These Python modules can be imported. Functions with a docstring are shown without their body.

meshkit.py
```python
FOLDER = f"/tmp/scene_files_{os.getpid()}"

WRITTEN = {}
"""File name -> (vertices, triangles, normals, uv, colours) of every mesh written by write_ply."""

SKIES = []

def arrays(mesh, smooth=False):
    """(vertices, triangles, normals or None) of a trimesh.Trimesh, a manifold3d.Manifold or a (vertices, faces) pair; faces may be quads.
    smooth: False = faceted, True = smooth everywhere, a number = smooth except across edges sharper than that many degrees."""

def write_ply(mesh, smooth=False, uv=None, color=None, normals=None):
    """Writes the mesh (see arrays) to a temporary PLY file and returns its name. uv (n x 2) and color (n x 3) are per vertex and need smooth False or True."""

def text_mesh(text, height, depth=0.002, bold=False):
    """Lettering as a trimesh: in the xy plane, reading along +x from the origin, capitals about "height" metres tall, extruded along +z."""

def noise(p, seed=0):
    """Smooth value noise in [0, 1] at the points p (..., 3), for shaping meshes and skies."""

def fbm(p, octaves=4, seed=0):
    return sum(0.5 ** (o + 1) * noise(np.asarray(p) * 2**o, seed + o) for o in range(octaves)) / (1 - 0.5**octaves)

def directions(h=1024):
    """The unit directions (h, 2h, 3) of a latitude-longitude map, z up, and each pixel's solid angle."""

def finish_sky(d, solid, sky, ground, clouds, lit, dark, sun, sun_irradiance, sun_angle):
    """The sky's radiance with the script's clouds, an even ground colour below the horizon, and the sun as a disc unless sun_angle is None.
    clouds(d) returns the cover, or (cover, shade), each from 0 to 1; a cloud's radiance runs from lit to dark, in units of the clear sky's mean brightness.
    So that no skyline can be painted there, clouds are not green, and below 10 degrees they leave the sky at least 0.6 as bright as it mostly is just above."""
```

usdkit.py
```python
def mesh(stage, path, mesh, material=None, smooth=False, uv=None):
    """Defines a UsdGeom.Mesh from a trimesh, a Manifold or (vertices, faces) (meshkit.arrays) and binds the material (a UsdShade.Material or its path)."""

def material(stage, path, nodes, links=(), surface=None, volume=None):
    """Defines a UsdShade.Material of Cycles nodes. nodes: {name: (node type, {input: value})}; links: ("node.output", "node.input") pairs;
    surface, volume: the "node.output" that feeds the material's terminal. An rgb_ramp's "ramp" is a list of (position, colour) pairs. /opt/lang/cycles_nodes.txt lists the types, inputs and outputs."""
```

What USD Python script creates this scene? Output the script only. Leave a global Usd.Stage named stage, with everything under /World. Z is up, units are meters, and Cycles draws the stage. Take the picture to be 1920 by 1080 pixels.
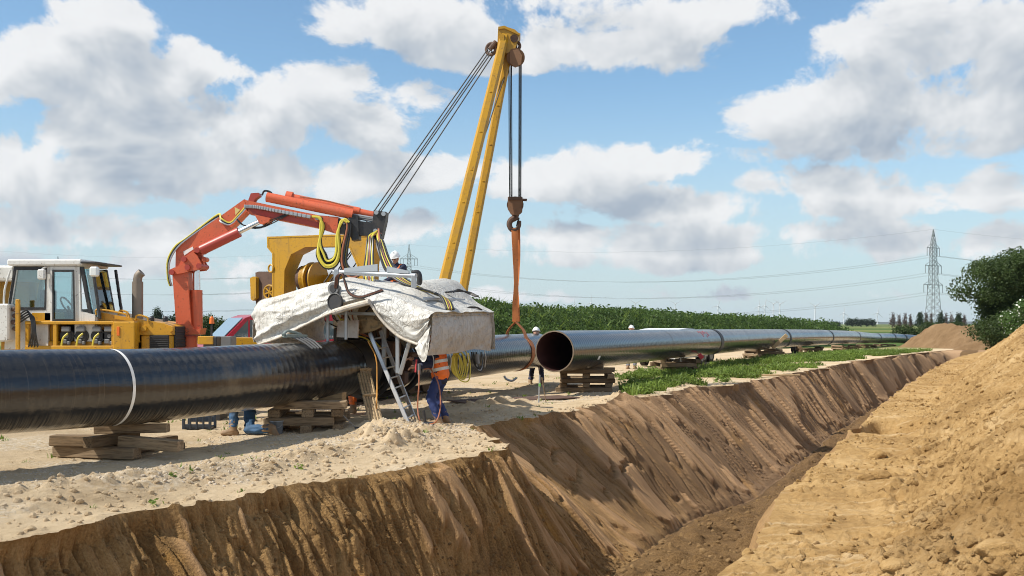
import math, random
import numpy as np
import trimesh, manifold3d as m3
import shapely.geometry as sg
from scipy.spatial import cKDTree
from pxr import Usd, UsdGeom, UsdLux, UsdShade, Gf, Sdf, Vt
import usdkit, meshkit
from meshkit import noise, fbm

stage = Usd.Stage.CreateInMemory()
UsdGeom.SetStageUpAxis(stage, 'Z'); UsdGeom.SetStageMetersPerUnit(stage, 1.0)
UsdGeom.Xform.Define(stage, '/World'); UsdGeom.Scope.Define(stage, '/World/Looks')

# ---------------------------------------------------------------- camera, sky, sun, exposure
EYE = 1.85
FPX = 1866.7
EXPOSURE = 0.26
SUN_EL, SUN_AZ = math.radians(48), (-0.935, -0.355)     # direction towards the sun, in plan
SKY_STRENGTH, SUN_INTENSITY = 0.10, 1.25
cam = UsdGeom.Camera.Define(stage, '/World/camera')
cam.CreateHorizontalApertureAttr(36.0); cam.CreateVerticalApertureAttr(20.25); cam.CreateFocalLengthAttr(35.0)
cam.CreateVerticalApertureOffsetAttr(67 / 1920 * 36.0)
cam.CreateClippingRangeAttr(Gf.Vec2f(0.1, 30000)); cam.CreateExposureAttr(EXPOSURE)
cam.AddTranslateOp().Set(Gf.Vec3d(0, 0, EYE)); cam.AddRotateXOp().Set(90.0)

def at(px, py, Y):
    """The point seen at a pixel of the 1920 x 1080 photograph, at depth Y."""
    return np.array([(px - 960) / FPX * Y, Y, EYE - (py - 607) / FPX * Y])
def gnd(px, py, z=0.0):
    return at(px, py, (EYE - z) * FPX / (py - 607))
def onplane(px, py, o, d):
    """The point seen at a pixel, on the upright plane through o that runs along d."""
    u = (px - 960) / FPX
    k = (u * o[1] - o[0]) / (d[0] - u * d[1])
    return at(px, py, o[1] + k * d[1])

class Graph:
    def __init__(s): s.n, s.l, s.k = {}, [], 0
    def add(s, kind, out, **inp):
        s.k += 1; nm = f'n{s.k}'; vals = {}
        for a, b in inp.items():
            if isinstance(b, str) and '.' in b: s.l.append((b, f'{nm}.{a}'))
            else: vals[a] = b
        s.n[nm] = (kind, vals)
        return f'{nm}.{out}'
    def m(s, op, a, b=0.0, c=0.0, clamp=False): return s.add('math', 'value', math_type=op, value1=a, value2=b, value3=c, use_clamp=clamp)
    def mix(s, f, a, b, kind='mix'): return s.add('mix', 'color', mix_type=kind, fac=f, color1=a, color2=b)
    def noise(s, vec, scale, detail=4.0, rough=.55, dist=0.0): return s.add('noise_texture', 'fac', vector=vec, scale=float(scale), detail=float(detail), roughness=float(rough), distortion=float(dist))
    def ramp(s, f, stops): return s.add('rgb_ramp', 'color', fac=f, ramp=stops)
    def step(s, v, a, b): return s.add('map_range', 'result', range_type='smoothstep', value=v, from_min=float(a), from_max=float(b), to_min=0.0, to_max=1.0, clamp=True)
    def done(s, name, surface=None, volume=None): return usdkit.material(stage, '/World/Looks/' + name, s.n, s.l, surface, volume)

def sky_material():
    g = Graph()
    pos = 'geo.position'; g.n['geo'] = ('geometry', {})
    xyz = g.add('separate_xyz', 'x', vector=pos).split('.')[0]
    x, y, z = xyz + '.x', xyz + '.y', xyz + '.z'
    az = g.m('arctan2', x, y)
    hor = g.m('sqrt', g.m('add', g.m('multiply', x, x), g.m('multiply', y, y)))
    te = g.m('divide', z, g.m('maximum', hor, 0.02))
    clouds = [  # px, py, rx, ry, weight in the photograph's pixels
        (150, 90, 120, 95, 1), (60, 165, 150, 60, 1), (250, 150, 190, 55, 1), (390, 135, 90, 55, 1), (130, 212, 60, 26, .75), (220, 215, 40, 22, .7),
        (640, 205, 190, 95, 1), (470, 235, 190, 85, 1), (330, 285, 230, 80, 1), (120, 350, 260, 70, 1), (430, 335, 330, 70, .9), (690, 250, 110, 60, .8),
        (820, 50, 330, 85, 1), (1130, 75, 330, 95, 1), (1420, 30, 110, 60, .9), (980, 110, 260, 55, .9),
        (1760, 80, 240, 130, 1), (1620, 190, 200, 100, 1), (1860, 210, 260, 110, 1), (1480, 240, 110, 55, 1), (1720, 275, 330, 50, .9),
        (1215, 305, 125, 52, 1), (1130, 330, 90, 40, .85), (1520, 345, 170, 50, .95), (1850, 365, 130, 55, .95), (1650, 385, 330, 45, .75), (1300, 390, 240, 50, .8),
        (1010, 345, 120, 55, .85), (760, 330, 180, 50, .8), (200, 440, 430, 60, .75), (1110, 455, 260, 45, .7), (1500, 440, 330, 40, .7), (700, 440, 260, 55, .6), (20, 270, 40, 40, .4),
        (1250, 480, 520, 60, .72), (450, 505, 520, 60, .7), (1750, 465, 320, 60, .72), (900, 555, 900, 32, .5)]
    def density(az, te, detail):
        d = None
        for px, py, rx, ry, w in clouds:
            u, v = (px - 960) / FPX, (607 - py) / FPX
            a0, t0 = math.atan(u), v / math.sqrt(1 + u * u)
            da = g.m('multiply', g.m('subtract', az, a0), FPX / rx * (1 / (1 + u * u)) ** 0)
            dt = g.m('multiply', g.m('subtract', te, t0), FPX / ry); dt = g.m('maximum', dt, g.m('multiply', dt, -1.55))
            q = g.m('multiply_add', dt, g.m('multiply', dt, -1.0), g.m('multiply_add', da, g.m('multiply', da, -1.0), 1.0))
            q = g.m('multiply_add', q, .6, (w - 1) * .6)
            d = q if d is None else g.m('smoothmax', d, q, .25)
        d = g.m('maximum', d, -1.2)
        v = g.add('combine_xyz', 'vector', x=g.m('sine', az), y=g.m('cosine', az), z=g.m('multiply', te, 1.25))
        n = g.noise(v, 9, detail, .60, .25)
        low = g.noise(v, 2.6, 3, .5)
        out = g.m('maximum', g.step(g.m('absolute', az), .56, .72), g.step(te, .34, .46))
        gen = g.m('multiply', g.m('subtract', low, .49), 4.5)
        base = g.m('add', g.m('multiply', d, g.m('subtract', 1.0, out)), g.m('multiply', gen, out))
        return g.m('add', base, g.m('multiply', g.m('subtract', n, .5), 3.5)), v, n
    d0, v0, n0 = density(az, te, 10)
    cover = g.step(d0, -.03, .30)
    d1, _, _ = density(g.m('add', az, -.014), g.m('add', te, .034), 4)
    thick = g.step(d1, -.3, 1.2)
    grain = g.noise(v0, 24, 6, .55)
    thick = g.m('add', thick, g.m('multiply', g.m('subtract', grain, .5), .35), clamp=True)
    sky = g.add('sky_texture', 'color', sky_type='single_scattering', sun_disc=False, sun_elevation=SUN_EL, sun_rotation=math.atan2(*SUN_AZ), altitude=100.0, air_density=1.0, aerosol_density=.6, ozone_density=1.6)
    white = g.ramp(thick, [(0, (7.5, 7.55, 7.6)), (.22, (6.5, 6.65, 6.8)), (.5, (5.3, 5.6, 5.9)), (.8, (4.2, 4.65, 5.2)), (1, (3.3, 3.85, 4.6))])
    # thin high veil towards the horizon
    veil = g.m('multiply', g.step(te, .26, .02), .72)
    sky = g.mix(1.0, sky, (1.12, 1.30, 1.32), 'multiply')
    base = g.mix(veil, sky, (4.6, 5.6, 6.25))
    col = g.mix(g.m('multiply', cover, .96), base, white)
    bg = g.add('background_shader', 'background', color=col, strength=SKY_STRENGTH)
    return g.done('sky', bg)

sky = UsdLux.DomeLight.Define(stage, '/World/sky')
UsdShade.MaterialBindingAPI.Apply(sky.GetPrim()).Bind(sky_material())
sun = UsdLux.DistantLight.Define(stage, '/World/sun')
sun.CreateIntensityAttr(SUN_INTENSITY); sun.CreateNormalizeAttr(True); sun.CreateAngleAttr(0.53); sun.CreateColorAttr(Gf.Vec3f(1.0, .95, .86))
_s = np.array([SUN_AZ[0] * math.cos(SUN_EL), SUN_AZ[1] * math.cos(SUN_EL), math.sin(SUN_EL)]); _s /= np.linalg.norm(_s)
_q = Gf.Rotation(Gf.Vec3d(0, 0, 1), Gf.Vec3d(*map(float, _s)))
sun.AddOrientOp(UsdGeom.XformOp.PrecisionDouble).Set(Gf.Quatd(_q.GetQuat()))

# ---------------------------------------------------------------- helpers
used = {}
def numbered(parent, name):
    k = used.get((parent, name), 0); used[(parent, name)] = k + 1
    return name if k == 0 else f'{name}_{k:03d}'
def tag(p, label=None, cat=None, group=None, kind=None):
    p = p.GetPrim() if hasattr(p, 'GetPrim') else p
    for k, v in (('label', label), ('category', cat), ('group', group), ('kind', kind)):
        if v: p.SetCustomDataByKey(k, v)
    return p
def path_of(parent): return '/World' if parent is None else str(parent.GetPath())
def obj(name, mesh, mat, parent=None, smooth=30, uv=None, label=None, cat=None, group=None, kind=None):
    base = path_of(parent)
    m = usdkit.mesh(stage, f'{base}/{numbered(base, name)}', mesh, mat, smooth, uv)
    return tag(m, label, cat, group, kind)
def thing(name, label, cat, loc=(0, 0, 0), rotz=0.0, group=None):
    x = UsdGeom.Xform.Define(stage, '/World/' + numbered('/World', name))
    x.AddTranslateOp().Set(Gf.Vec3d(*map(float, loc)))
    if rotz: x.AddRotateZOp().Set(math.degrees(rotz))
    return tag(x, label, cat, group)
def copy_of(src, name, loc, rotz, label, cat, group=None, scale=None):
    x = UsdGeom.Xform.Define(stage, '/World/' + numbered('/World', name))
    p = x.GetPrim(); p.GetReferences().AddInternalReference(src.GetPath()); p.SetInstanceable(True)
    x.ClearXformOpOrder()
    x.AddTransformOp(opSuffix='place').Set(Gf.Matrix4d(*[float(v) for v in matrix(loc, rotz, scale).T.ravel()]))
    return tag(p, label, cat, group)
def matrix(loc, rotz=0.0, scale=None):
    s = scale or 1.0; c, n = math.cos(rotz) * s, math.sin(rotz) * s
    return np.array([[c, -n, 0, loc[0]], [n, c, 0, loc[1]], [0, 0, s, loc[2]], [0, 0, 0, 1.0]])

_tv = np.array([[sx, sy, sz] for sx in (-1, 1) for sy in (-1, 1) for sz in (-1, 1)], float)
_cs = np.repeat(_tv, 3, 0); _ck = np.tile(np.eye(3), (8, 1))
def _cham(half, ch): return _cs * np.asarray(half) - _cs * ch * (1 - _ck)
def _template():
    from scipy.spatial import ConvexHull
    v = _cham((1, 1, 1), .2); h = ConvexHull(v); f = h.simplices.copy()
    n = np.cross(v[f[:, 1]] - v[f[:, 0]], v[f[:, 2]] - v[f[:, 0]])
    flip = (n * v[f].mean(1)).sum(1) < 0
    f[flip] = f[flip][:, ::-1]
    return f
_cf = _template()
def unit(v): v = np.asarray(v, float); return v / (np.linalg.norm(v) + 1e-12)
def rot(axis, ang): return trimesh.transformations.rotation_matrix(ang, axis)[:3, :3]
def spline(pts, n=8):
    p = np.asarray(pts, float)
    if len(p) < 3: return np.linspace(p[0], p[-1], n + 1)
    q = np.vstack([2 * p[0] - p[1], p, 2 * p[-1] - p[-2]]); out = []
    for i in range(1, len(q) - 2):
        t = np.linspace(0, 1, n, endpoint=False)[:, None]
        a, b, c, d = q[i - 1], q[i], q[i + 1], q[i + 2]
        out.append(.5 * (2 * b + (c - a) * t + (2 * a - 5 * b + 4 * c - d) * t ** 2 + (3 * b - a - 3 * c + d) * t ** 3))
    return np.vstack(out + [p[-1:]])
def tube_mesh(p, r, n=8, cap=True):
    p = np.asarray(p, float); r = np.broadcast_to(r, (len(p),))
    t = np.gradient(p, axis=0); t /= np.linalg.norm(t, axis=1, keepdims=True) + 1e-12
    a = np.zeros_like(p); ref = np.array([0, 0, 1.0]) if abs(t[0, 2]) < .9 else np.array([1.0, 0, 0])
    for i in range(len(p)):
        v = ref - t[i] * (ref @ t[i]); a[i] = v / (np.linalg.norm(v) + 1e-12); ref = a[i]
    b = np.cross(t, a); an = np.arange(n) * 2 * np.pi / n
    v = p[:, None] + r[:, None, None] * (np.cos(an)[None, :, None] * a[:, None] + np.sin(an)[None, :, None] * b[:, None])
    i, j = np.meshgrid(np.arange(len(p) - 1), np.arange(n), indexing='ij')
    q = np.stack([i * n + j, i * n + (j + 1) % n, (i + 1) * n + (j + 1) % n, (i + 1) * n + j], -1).reshape(-1, 4)
    f = np.vstack([q[:, [0, 1, 2]], q[:, [0, 2, 3]]]); v = v.reshape(-1, 3)
    if cap:
        k = len(v); v = np.vstack([v, p[0], p[-1]]); j = np.arange(n); e = (len(p) - 1) * n
        f = np.vstack([f, np.stack([np.full(n, k), (j + 1) % n, j], 1), np.stack([np.full(n, k + 1), e + j, e + (j + 1) % n], 1)])
    return v, f
def grid_faces(R, C):
    i, j = np.meshgrid(np.arange(R - 1), np.arange(C - 1), indexing='ij')
    q = np.stack([i * C + j, i * C + j + 1, (i + 1) * C + j + 1, (i + 1) * C + j], -1).reshape(-1, 4)
    return np.vstack([q[:, [0, 1, 2]], q[:, [0, 2, 3]]])

class MB:
    """Collects shapes that become ONE mesh."""
    def __init__(s): s.v, s.f, s.n = [], [], 0
    def raw(s, v, f):
        s.v.append(np.asarray(v, float)); s.f.append(np.asarray(f, int) + s.n); s.n += len(v); return s
    def box(s, c, size, R=None, ch=.012):
        h = np.asarray(size, float) / 2; v = _cham(h, min(ch, h.min() * .45))
        return s.raw((v @ np.asarray(R).T if R is not None else v) + np.asarray(c), _cf)
    def bar(s, p, q, w, h, up=(0, 0, 1), ch=.01, w2=None, h2=None):
        p, q = np.asarray(p, float), np.asarray(q, float); d = unit(q - p); a = unit(np.cross(d, up)); b = np.cross(a, d); L = np.linalg.norm(q - p)
        v = _cham((w / 2, L / 2, h / 2), min(ch, w * .4, h * .4))
        if w2 is not None:
            k = (v[:, 1] + L / 2) / L
            v[:, 0] *= 1 + k * (w2 / w - 1); v[:, 2] *= 1 + k * ((h2 or h) / h - 1)
        return s.raw(v @ np.stack([a, d, b]) + (p + q) / 2, _cf)
    def cyl(s, p, q, r, r2=None, n=16, cap=True):
        p, q = np.asarray(p, float), np.asarray(q, float)
        return s.raw(*tube_mesh(np.array([p, p * .5 + q * .5, q]), [r, (r + (r2 if r2 is not None else r)) / 2, r2 if r2 is not None else r], n, cap))
    def tube(s, pts, r, n=8, sub=8): return s.raw(*tube_mesh(spline(pts, sub), r, n))
    def ring(s, c, axis, R, r, n=24, m=8, sx=1.0):
        a = unit(axis); u = unit(np.cross(a, (0, 0, 1) if abs(a[2]) < .9 else (1, 0, 0))); w = np.cross(a, u)
        t = np.linspace(0, 2 * np.pi, n + 1); p = np.asarray(c) + R * (np.cos(t)[:, None] * u * sx + np.sin(t)[:, None] * w)
        return s.raw(*tube_mesh(p, r, m, False))
    def ball(s, c, r, k=2, sc=(1, 1, 1)):
        m = trimesh.creation.icosphere(k, 1.0); return s.raw(m.vertices * np.asarray(sc) * r + np.asarray(c), m.faces)
    def prism(s, poly, fn, depth):
        """poly: 2-D outline (pixels or metres), fn(x, y) -> 3-D point, depth: 3-D vector of thickness."""
        P = poly if isinstance(poly, sg.Polygon) else sg.Polygon(poly)
        v2, f = trimesh.creation.triangulate_polygon(P, engine='earcut')
        v = np.array([fn(*p) for p in v2]); d = np.asarray(depth, float)
        n = np.cross(v[f[:, 1]] - v[f[:, 0]], v[f[:, 2]] - v[f[:, 0]]).sum(0)
        if n @ d > 0: f = f[:, ::-1]
        k = len(v); s.raw(np.vstack([v, v + d]), np.vstack([f, f[:, ::-1] + k]))
        for ringc in [P.exterior, *P.interiors]:
            c = np.array(ringc.coords)[:-1]; w = np.array([fn(*p) for p in c]); m = len(w); j = np.arange(m); e = (j + 1) % m
            fs = np.vstack([np.stack([j, e, e + m], 1), np.stack([j, e + m, j + m], 1)])
            sv = np.vstack([w, w + d])
            # orient outward
            cen = w.mean(0) + d / 2; nn = np.cross(sv[fs[:, 1]] - sv[fs[:, 0]], sv[fs[:, 2]] - sv[fs[:, 0]])
            sgn = (nn * (sv[fs].mean(1) - cen)).sum()
            if (sgn < 0) == (ringc is P.exterior): fs = fs[:, ::-1]
            s.raw(sv, fs)
        return s
    def mesh(s): return np.vstack(s.v), np.vstack(s.f)
    def build(s, name, mat, parent=None, smooth=35, **k):
        return obj(name, s.mesh(), mat, parent, smooth, **k)

# ---------------------------------------------------------------- materials
MATS = {}
def plain(name, c, rough=.5, metal=0.0, dirt=.25, dirt_c=(.2, .15, .1), scale=3.0, bump=.0, spec=.5, thin=None, sheen=0.0):
    if name in MATS: return MATS[name]
    g = Graph(); g.n['tc'] = ('texture_coordinate', {}); g.n['oi'] = ('object_info', {}); g.n['geo'] = ('geometry', {})
    v = 'geo.position'
    n1, n2 = g.noise(v, scale, 7, .6), g.noise(v, scale * 9, 5, .6)
    col = g.mix(g.m('multiply', g.step(n1, .48, .72), dirt), c, dirt_c)
    col = g.mix(g.m('multiply', g.step(n2, .52, .75), dirt * .6), col, dirt_c)
    col = g.mix(g.m('multiply', g.m('subtract', n2, .35), .25), col, tuple(min(1, x * 1.35 + .01) for x in c))
    if bump and dirt > .3:
        st = g.noise(g.add('mapping', 'vector', vector=v, scale=(6.0, 6.0, .5)), 2.0, 5, .6); col = g.mix(g.m('multiply', g.step(st, .56, .74), dirt), col, tuple(x * .6 for x in dirt_c))
        ch = g.noise(v, 17, 5, .7); col = g.mix(g.m('multiply', g.step(ch, .61, .65), .8), col, (.10, .055, .03))
    kw = {}
    if bump: kw['normal'] = g.add('bump', 'normal', height=n2, strength=1.0, distance=bump)
    r = g.m('multiply_add', n1, .3, rough - .15, clamp=True)
    MATS[name] = g.done(name, g.add('principled_bsdf', 'BSDF', base_color=col, roughness=r, metallic=float(metal), specular_ior_level=float(spec), **kw))
    return MATS[name]
def glass(name, tint=(.75, .85, .85), fac=.12):
    if name in MATS: return MATS[name]
    g = Graph()
    fr = g.add('fresnel', 'fac', IOR=1.5)
    MATS[name] = g.done(name, g.add('mix_closure', 'closure', fac=g.m('add', fr, fac, clamp=True), closure1=g.add('transparent_bsdf', 'BSDF', color=tint), closure2=g.add('glossy_bsdf', 'BSDF', color=(.8, .9, .95), roughness=.03)))
    return MATS[name]
def wood(name, c, dark):
    if name in MATS: return MATS[name]
    g = Graph(); g.n['tc'] = ('texture_coordinate', {}); g.n['oi'] = ('object_info', {}); g.n['geo'] = ('geometry', {})
    v = g.add('mapping', 'vector', vector='tc.object', scale=(2.0, 26.0, 26.0), location=(0, 0, 0))
    v2 = g.add('vector_math', 'vector', vector_math_type='add', vector1=v, vector2='oi.location') if False else v
    n = g.noise(v2, 1.6, 7, .62, .4); b = g.noise('geo.position', 2.2, 5, .6); s = g.noise('geo.position', 60, 3, .6)
    col = g.ramp(n, [(.32, tuple(x * .6 for x in dark)), (.5, c), (.72, tuple(x * 1.35 for x in c))])
    col = g.mix(g.m('multiply', g.step(b, .5, .75), .55), col, tuple(x * .45 for x in dark))
    col = g.mix(g.m('multiply', 'oi.random', .4), col, tuple(x * .7 for x in dark))
    col = g.mix(g.m('multiply', g.step(s, .6, .8), .25), col, (.42, .34, .24))
    bp = g.add('bump', 'normal', height=n, strength=.9, distance=.006)
    MATS[name] = g.done(name, g.add('principled_bsdf', 'BSDF', base_color=col, roughness=.8, specular_ior_level=.25, normal=bp))
    return MATS[name]
def leaf(name, a, b, c):
    if name in MATS: return MATS[name]
    g = Graph(); g.n['geo'] = ('geometry', {}); g.n['oi'] = ('object_info', {})
    n = g.noise('geo.position', .45, 4, .6)
    f = g.m('add', g.m('multiply', 'geo.random_per_island', .55), g.m('multiply', g.step(n, .35, .7), .45))
    col = g.ramp(f, [(0, a), (.5, b), (1, c)])
    bs = g.add('principled_bsdf', 'BSDF', base_color=col, roughness=.55, specular_ior_level=.35)
    tr = g.add('translucent_bsdf', 'BSDF', color=g.mix(.5, col, tuple(min(1, x * 1.6) for x in c)))
    MATS[name] = g.done(name, g.add('mix_closure', 'closure', fac=.28, closure1=bs, closure2=tr))
    return MATS[name]
def soil(name, stops, scale=.7, bump=.03, rough=.95, extra=None, fine=None):
    g = Graph(); g.n['geo'] = ('geometry', {}); v = 'geo.position'
    n1 = g.noise(v, scale, 9, .62, .3); n2 = g.noise(v, scale * 14, 7, .65); n3 = g.noise(v, 85, 4, .6)
    f = g.m('add', g.m('multiply', n1, .62), g.m('multiply', n2, .38))
    col = g.ramp(f, stops)
    col = g.mix(g.m('multiply', g.step(n3, .5, .75), .22), col, tuple(x * .55 for x in stops[0][1]))
    if extra: col = extra(g, col, v)
    h = g.m('add', g.m('multiply', n2, .7), g.m('multiply', n3, .3))
    if fine: h = g.m('add', h, g.m('multiply', g.add('voronoi_texture', 'distance', vector=v, scale=float(fine), feature='f1'), -.5))
    bp = g.add('bump', 'normal', height=h, strength=1.0, distance=bump)
    return g.done(name, g.add('principled_bsdf', 'BSDF', base_color=col, roughness=rough, specular_ior_level=.15, diffuse_roughness=.6, normal=bp))
# ---------------------------------------------------------------- ground, trench, bench, spoil heap
rs = np.random.default_rng(7)
def curve(k, Y):
    k = np.asarray(k, float); y, x = k[:, 0], k[:, 1]
    out = np.interp(Y, y, x)
    lo, hi = Y < y[0], Y > y[-1]
    out = np.where(lo, x[0] + (Y - y[0]) * (x[1] - x[0]) / (y[1] - y[0]), out)
    return np.where(hi, x[-1] + (Y - y[-1]) * (x[-1] - x[-2]) / (y[-1] - y[-2]), out)
def soft(fn, Y, w): return sum(fn(Y + d * w) for d in (-1, -.5, 0, .5, 1)) / 5
RIML = [(0, -10.4), (8.57, -4.4), (10.37, -3.11), (12.2, -1.75), (14.2, -.4), (14.9, -.2), (15.6, -.32), (17.2, -.75), (18.0, -.45), (19.4, .28), (22.6, 2.06), (27, 4.5), (31.4, 7.2), (36, 9.9), (49.3, 17.1), (65, 26.1), (77, 33.1)]
FOOTL = [(0, -8.6), (8.57, -2.75), (14.8, 1.35), (16.5, 2.05), (21, 3.5), (24.2, 5.85), (29.2, 8.3), (34.5, 10.9), (39, 13.2), (49.3, 18.6), (65, 27.6), (77, 34.5)]
FLOORZ = [(0, -2.0), (12, -1.95), (15, -2.0), (21, -2.4), (25, -2.45), (30, -2.3), (36, -2.1), (77, -1.9)]
RIMR = [(0, -1.7), (7.3, 1.6), (11.6, 3.26), (15.4, 5.0), (19.6, 7.0), (24.8, 9.4), (35.2, 14.4), (49.3, 21.6), (65, 30.0), (77, 36.6)]
TOE = [(0, -.3), (7.3, 2.85), (11.8, 4.75), (20, 8.4), (30, 13.3), (41.6, 18.9), (52, 24.6), (58, 29.5), (66, 37.5), (77, 46)]
def sstep(a, b, x): t = np.clip((x - a) / (b - a), 0, 1); return t * t * (3 - 2 * t)
def slope_far(Y): return -.012 * np.clip(Y - 55, 0, 60)
def clods(x, y, size, seed, dens=.6, squash=.75):
    """Rounded lumps of soil, one at most per cell: their height over the surface."""
    gx, gy = x / size, y / size; ix, iy = np.floor(gx).astype(np.int64), np.floor(gy).astype(np.int64)
    h = np.zeros_like(x)
    def hsh(a, b, k):
        v = (a * 374761393 + b * 668265263 + (seed * 7 + k) * 2246822519) & 0xFFFFFFFF
        v = ((v ^ (v >> 13)) * 1274126177) & 0xFFFFFFFF
        return ((v ^ (v >> 16)) & 0xFFFF) / 65535.0
    for dx in (-1, 0, 1):
        for dy in (-1, 0, 1):
            a, b = ix + dx, iy + dy
            px, py, r = a + hsh(a, b, 1), b + hsh(a, b, 2), .16 + .34 * hsh(a, b, 3) ** 2
            d2 = ((gx - px) ** 2 + (gy - py) ** 2) / r ** 2
            h = np.maximum(h, np.where((d2 < 1) & (hsh(a, b, 4) < dens), np.sqrt(np.clip(1 - d2, 0, 1)) * r, 0))
    return h * size * squash

rows = np.concatenate([np.linspace(-14, 4.0, 22), 4.3 * np.exp(np.arange(0, math.log(92 / 4.3), .0030)), [92.5]])
rows_far = np.concatenate([[92.5], 95 * np.exp(np.linspace(0, math.log(9000 / 95), 46))])
R = len(rows); Yc = rows[:, None]
jit = (fbm(np.stack([rows * .7, rows * 0, rows * 0], -1), 4, 3) - .5) * .5 + (fbm(np.stack([rows * 3, rows * 0, rows * 0 + 5], -1), 6, 9) - .5) * .34
rimL = soft(lambda y: curve(RIML, y), rows, .6) + jit * np.clip(rows / 10, .5, 1.6)
footL = soft(lambda y: curve(FOOTL, y), rows, 1.2) + (fbm(np.stack([rows * .8, rows * 0, rows * 0 + 2], -1), 2, 5) - .5) * .3
floorz = curve(FLOORZ, rows)
jr = (fbm(np.stack([rows * 1.1, rows * 0, rows * 0 + 8], -1), 4, 4) - .5) * .35
rimR = np.maximum(soft(lambda y: curve(RIMR, y), rows, .3) + jr, rimL + 2.6)
footR = np.maximum(rimR - .8, footL + .5)
toe = np.maximum(soft(lambda y: curve(TOE, y), rows, 1.2) + jr * 1.5, rimR + .5)
crest = toe + 3.6 + (fbm(np.stack([rows * .25, rows * 0, rows * 0 + 3], -1), 3, 2) - .5) * 1.0
depth_k = sstep(80, 74, rows)                    # the trench runs out beyond here
heap_k = sstep(58, 50, rows)
back = crest + 9

def cols(name, a, b, t): return name, a[:, None] + (b - a)[:, None] * np.asarray(t)[None, :], np.asarray(t)
def lin(n): return np.linspace(0, 1, n)
tn = 1 - (1 - lin(190)) ** 1.0
pieces = {}
X, t = cols('a', rimL - 55, rimL - 8, lin(44))[1:]; XA = X
X, t = cols('b', rimL - 8, rimL, 1 - (1 - lin(200)) ** 1.25)[1:]; XB = X
XG = np.hstack([XA[:, :-1], XB])                  # the working strip
YG = np.broadcast_to(Yc, XG.shape)
def P3(x, y, s, z=0.0): return np.stack([x * s, y * s, np.zeros_like(x) + z], -1)
off = rimL[:, None] - XG                           # metres left of the rim
zg = (fbm(P3(XG, YG, .35), 3, 11) - .5) * .10 + (fbm(P3(XG, YG, 2.5), 3, 12) - .5) * .035
# wind-rows of loose sand near the rim
wr = np.exp(-((off - 1.35 - .5 * (fbm(P3(YG, XG * 0, .5), 2, 5) - .5)) / .55) ** 2) * sstep(20.5, 15.5, YG) * sstep(3, 7, YG)
amp = .35 + .9 * fbm(P3(XG, YG, .9), 3, 21)
loose = np.clip(wr * amp, 0, 1.4)
zg += .20 * loose
mx, my = gnd(735, 846)[:2]
md = np.exp(-(((XG - mx) * .8 + (YG - my) * .3) / .62) ** 2 - (((YG - my) * .9 - (XG - mx) * .3) / .8) ** 2)
zg += .11 * md
loose = np.clip(loose + md * .8, 0, 1.5)
mx2, my2 = gnd(1180, 745)[:2]
for (qx, qy, rr, hh) in ((1165, 752, .5, .12), (905, 770, .8, .13), (960, 760, .6, .08), (1270, 728, .7, .16)):
    ax, ay = gnd(qx, qy)[:2]
    e = np.exp(-((XG - ax) ** 2 + ((YG - ay) * .7) ** 2) / rr ** 2); zg += hh * e; loose = np.clip(loose + e, 0, 1.5)
edge = np.exp(-(off / .3) ** 2) * sstep(30, 18, YG); loose = np.clip(loose + .35 * edge, 0, 1.6)
far = sstep(60, 25, YG)
zg += loose * (clods(XG, YG, .42, 1, .7) * .65 + clods(XG, YG, .2, 2, .7) * .9 + clods(XG, YG, .1, 3, .7)) * far
scat = sstep(.52, .66, fbm(P3(XG, YG, .8), 3, 31))
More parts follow.
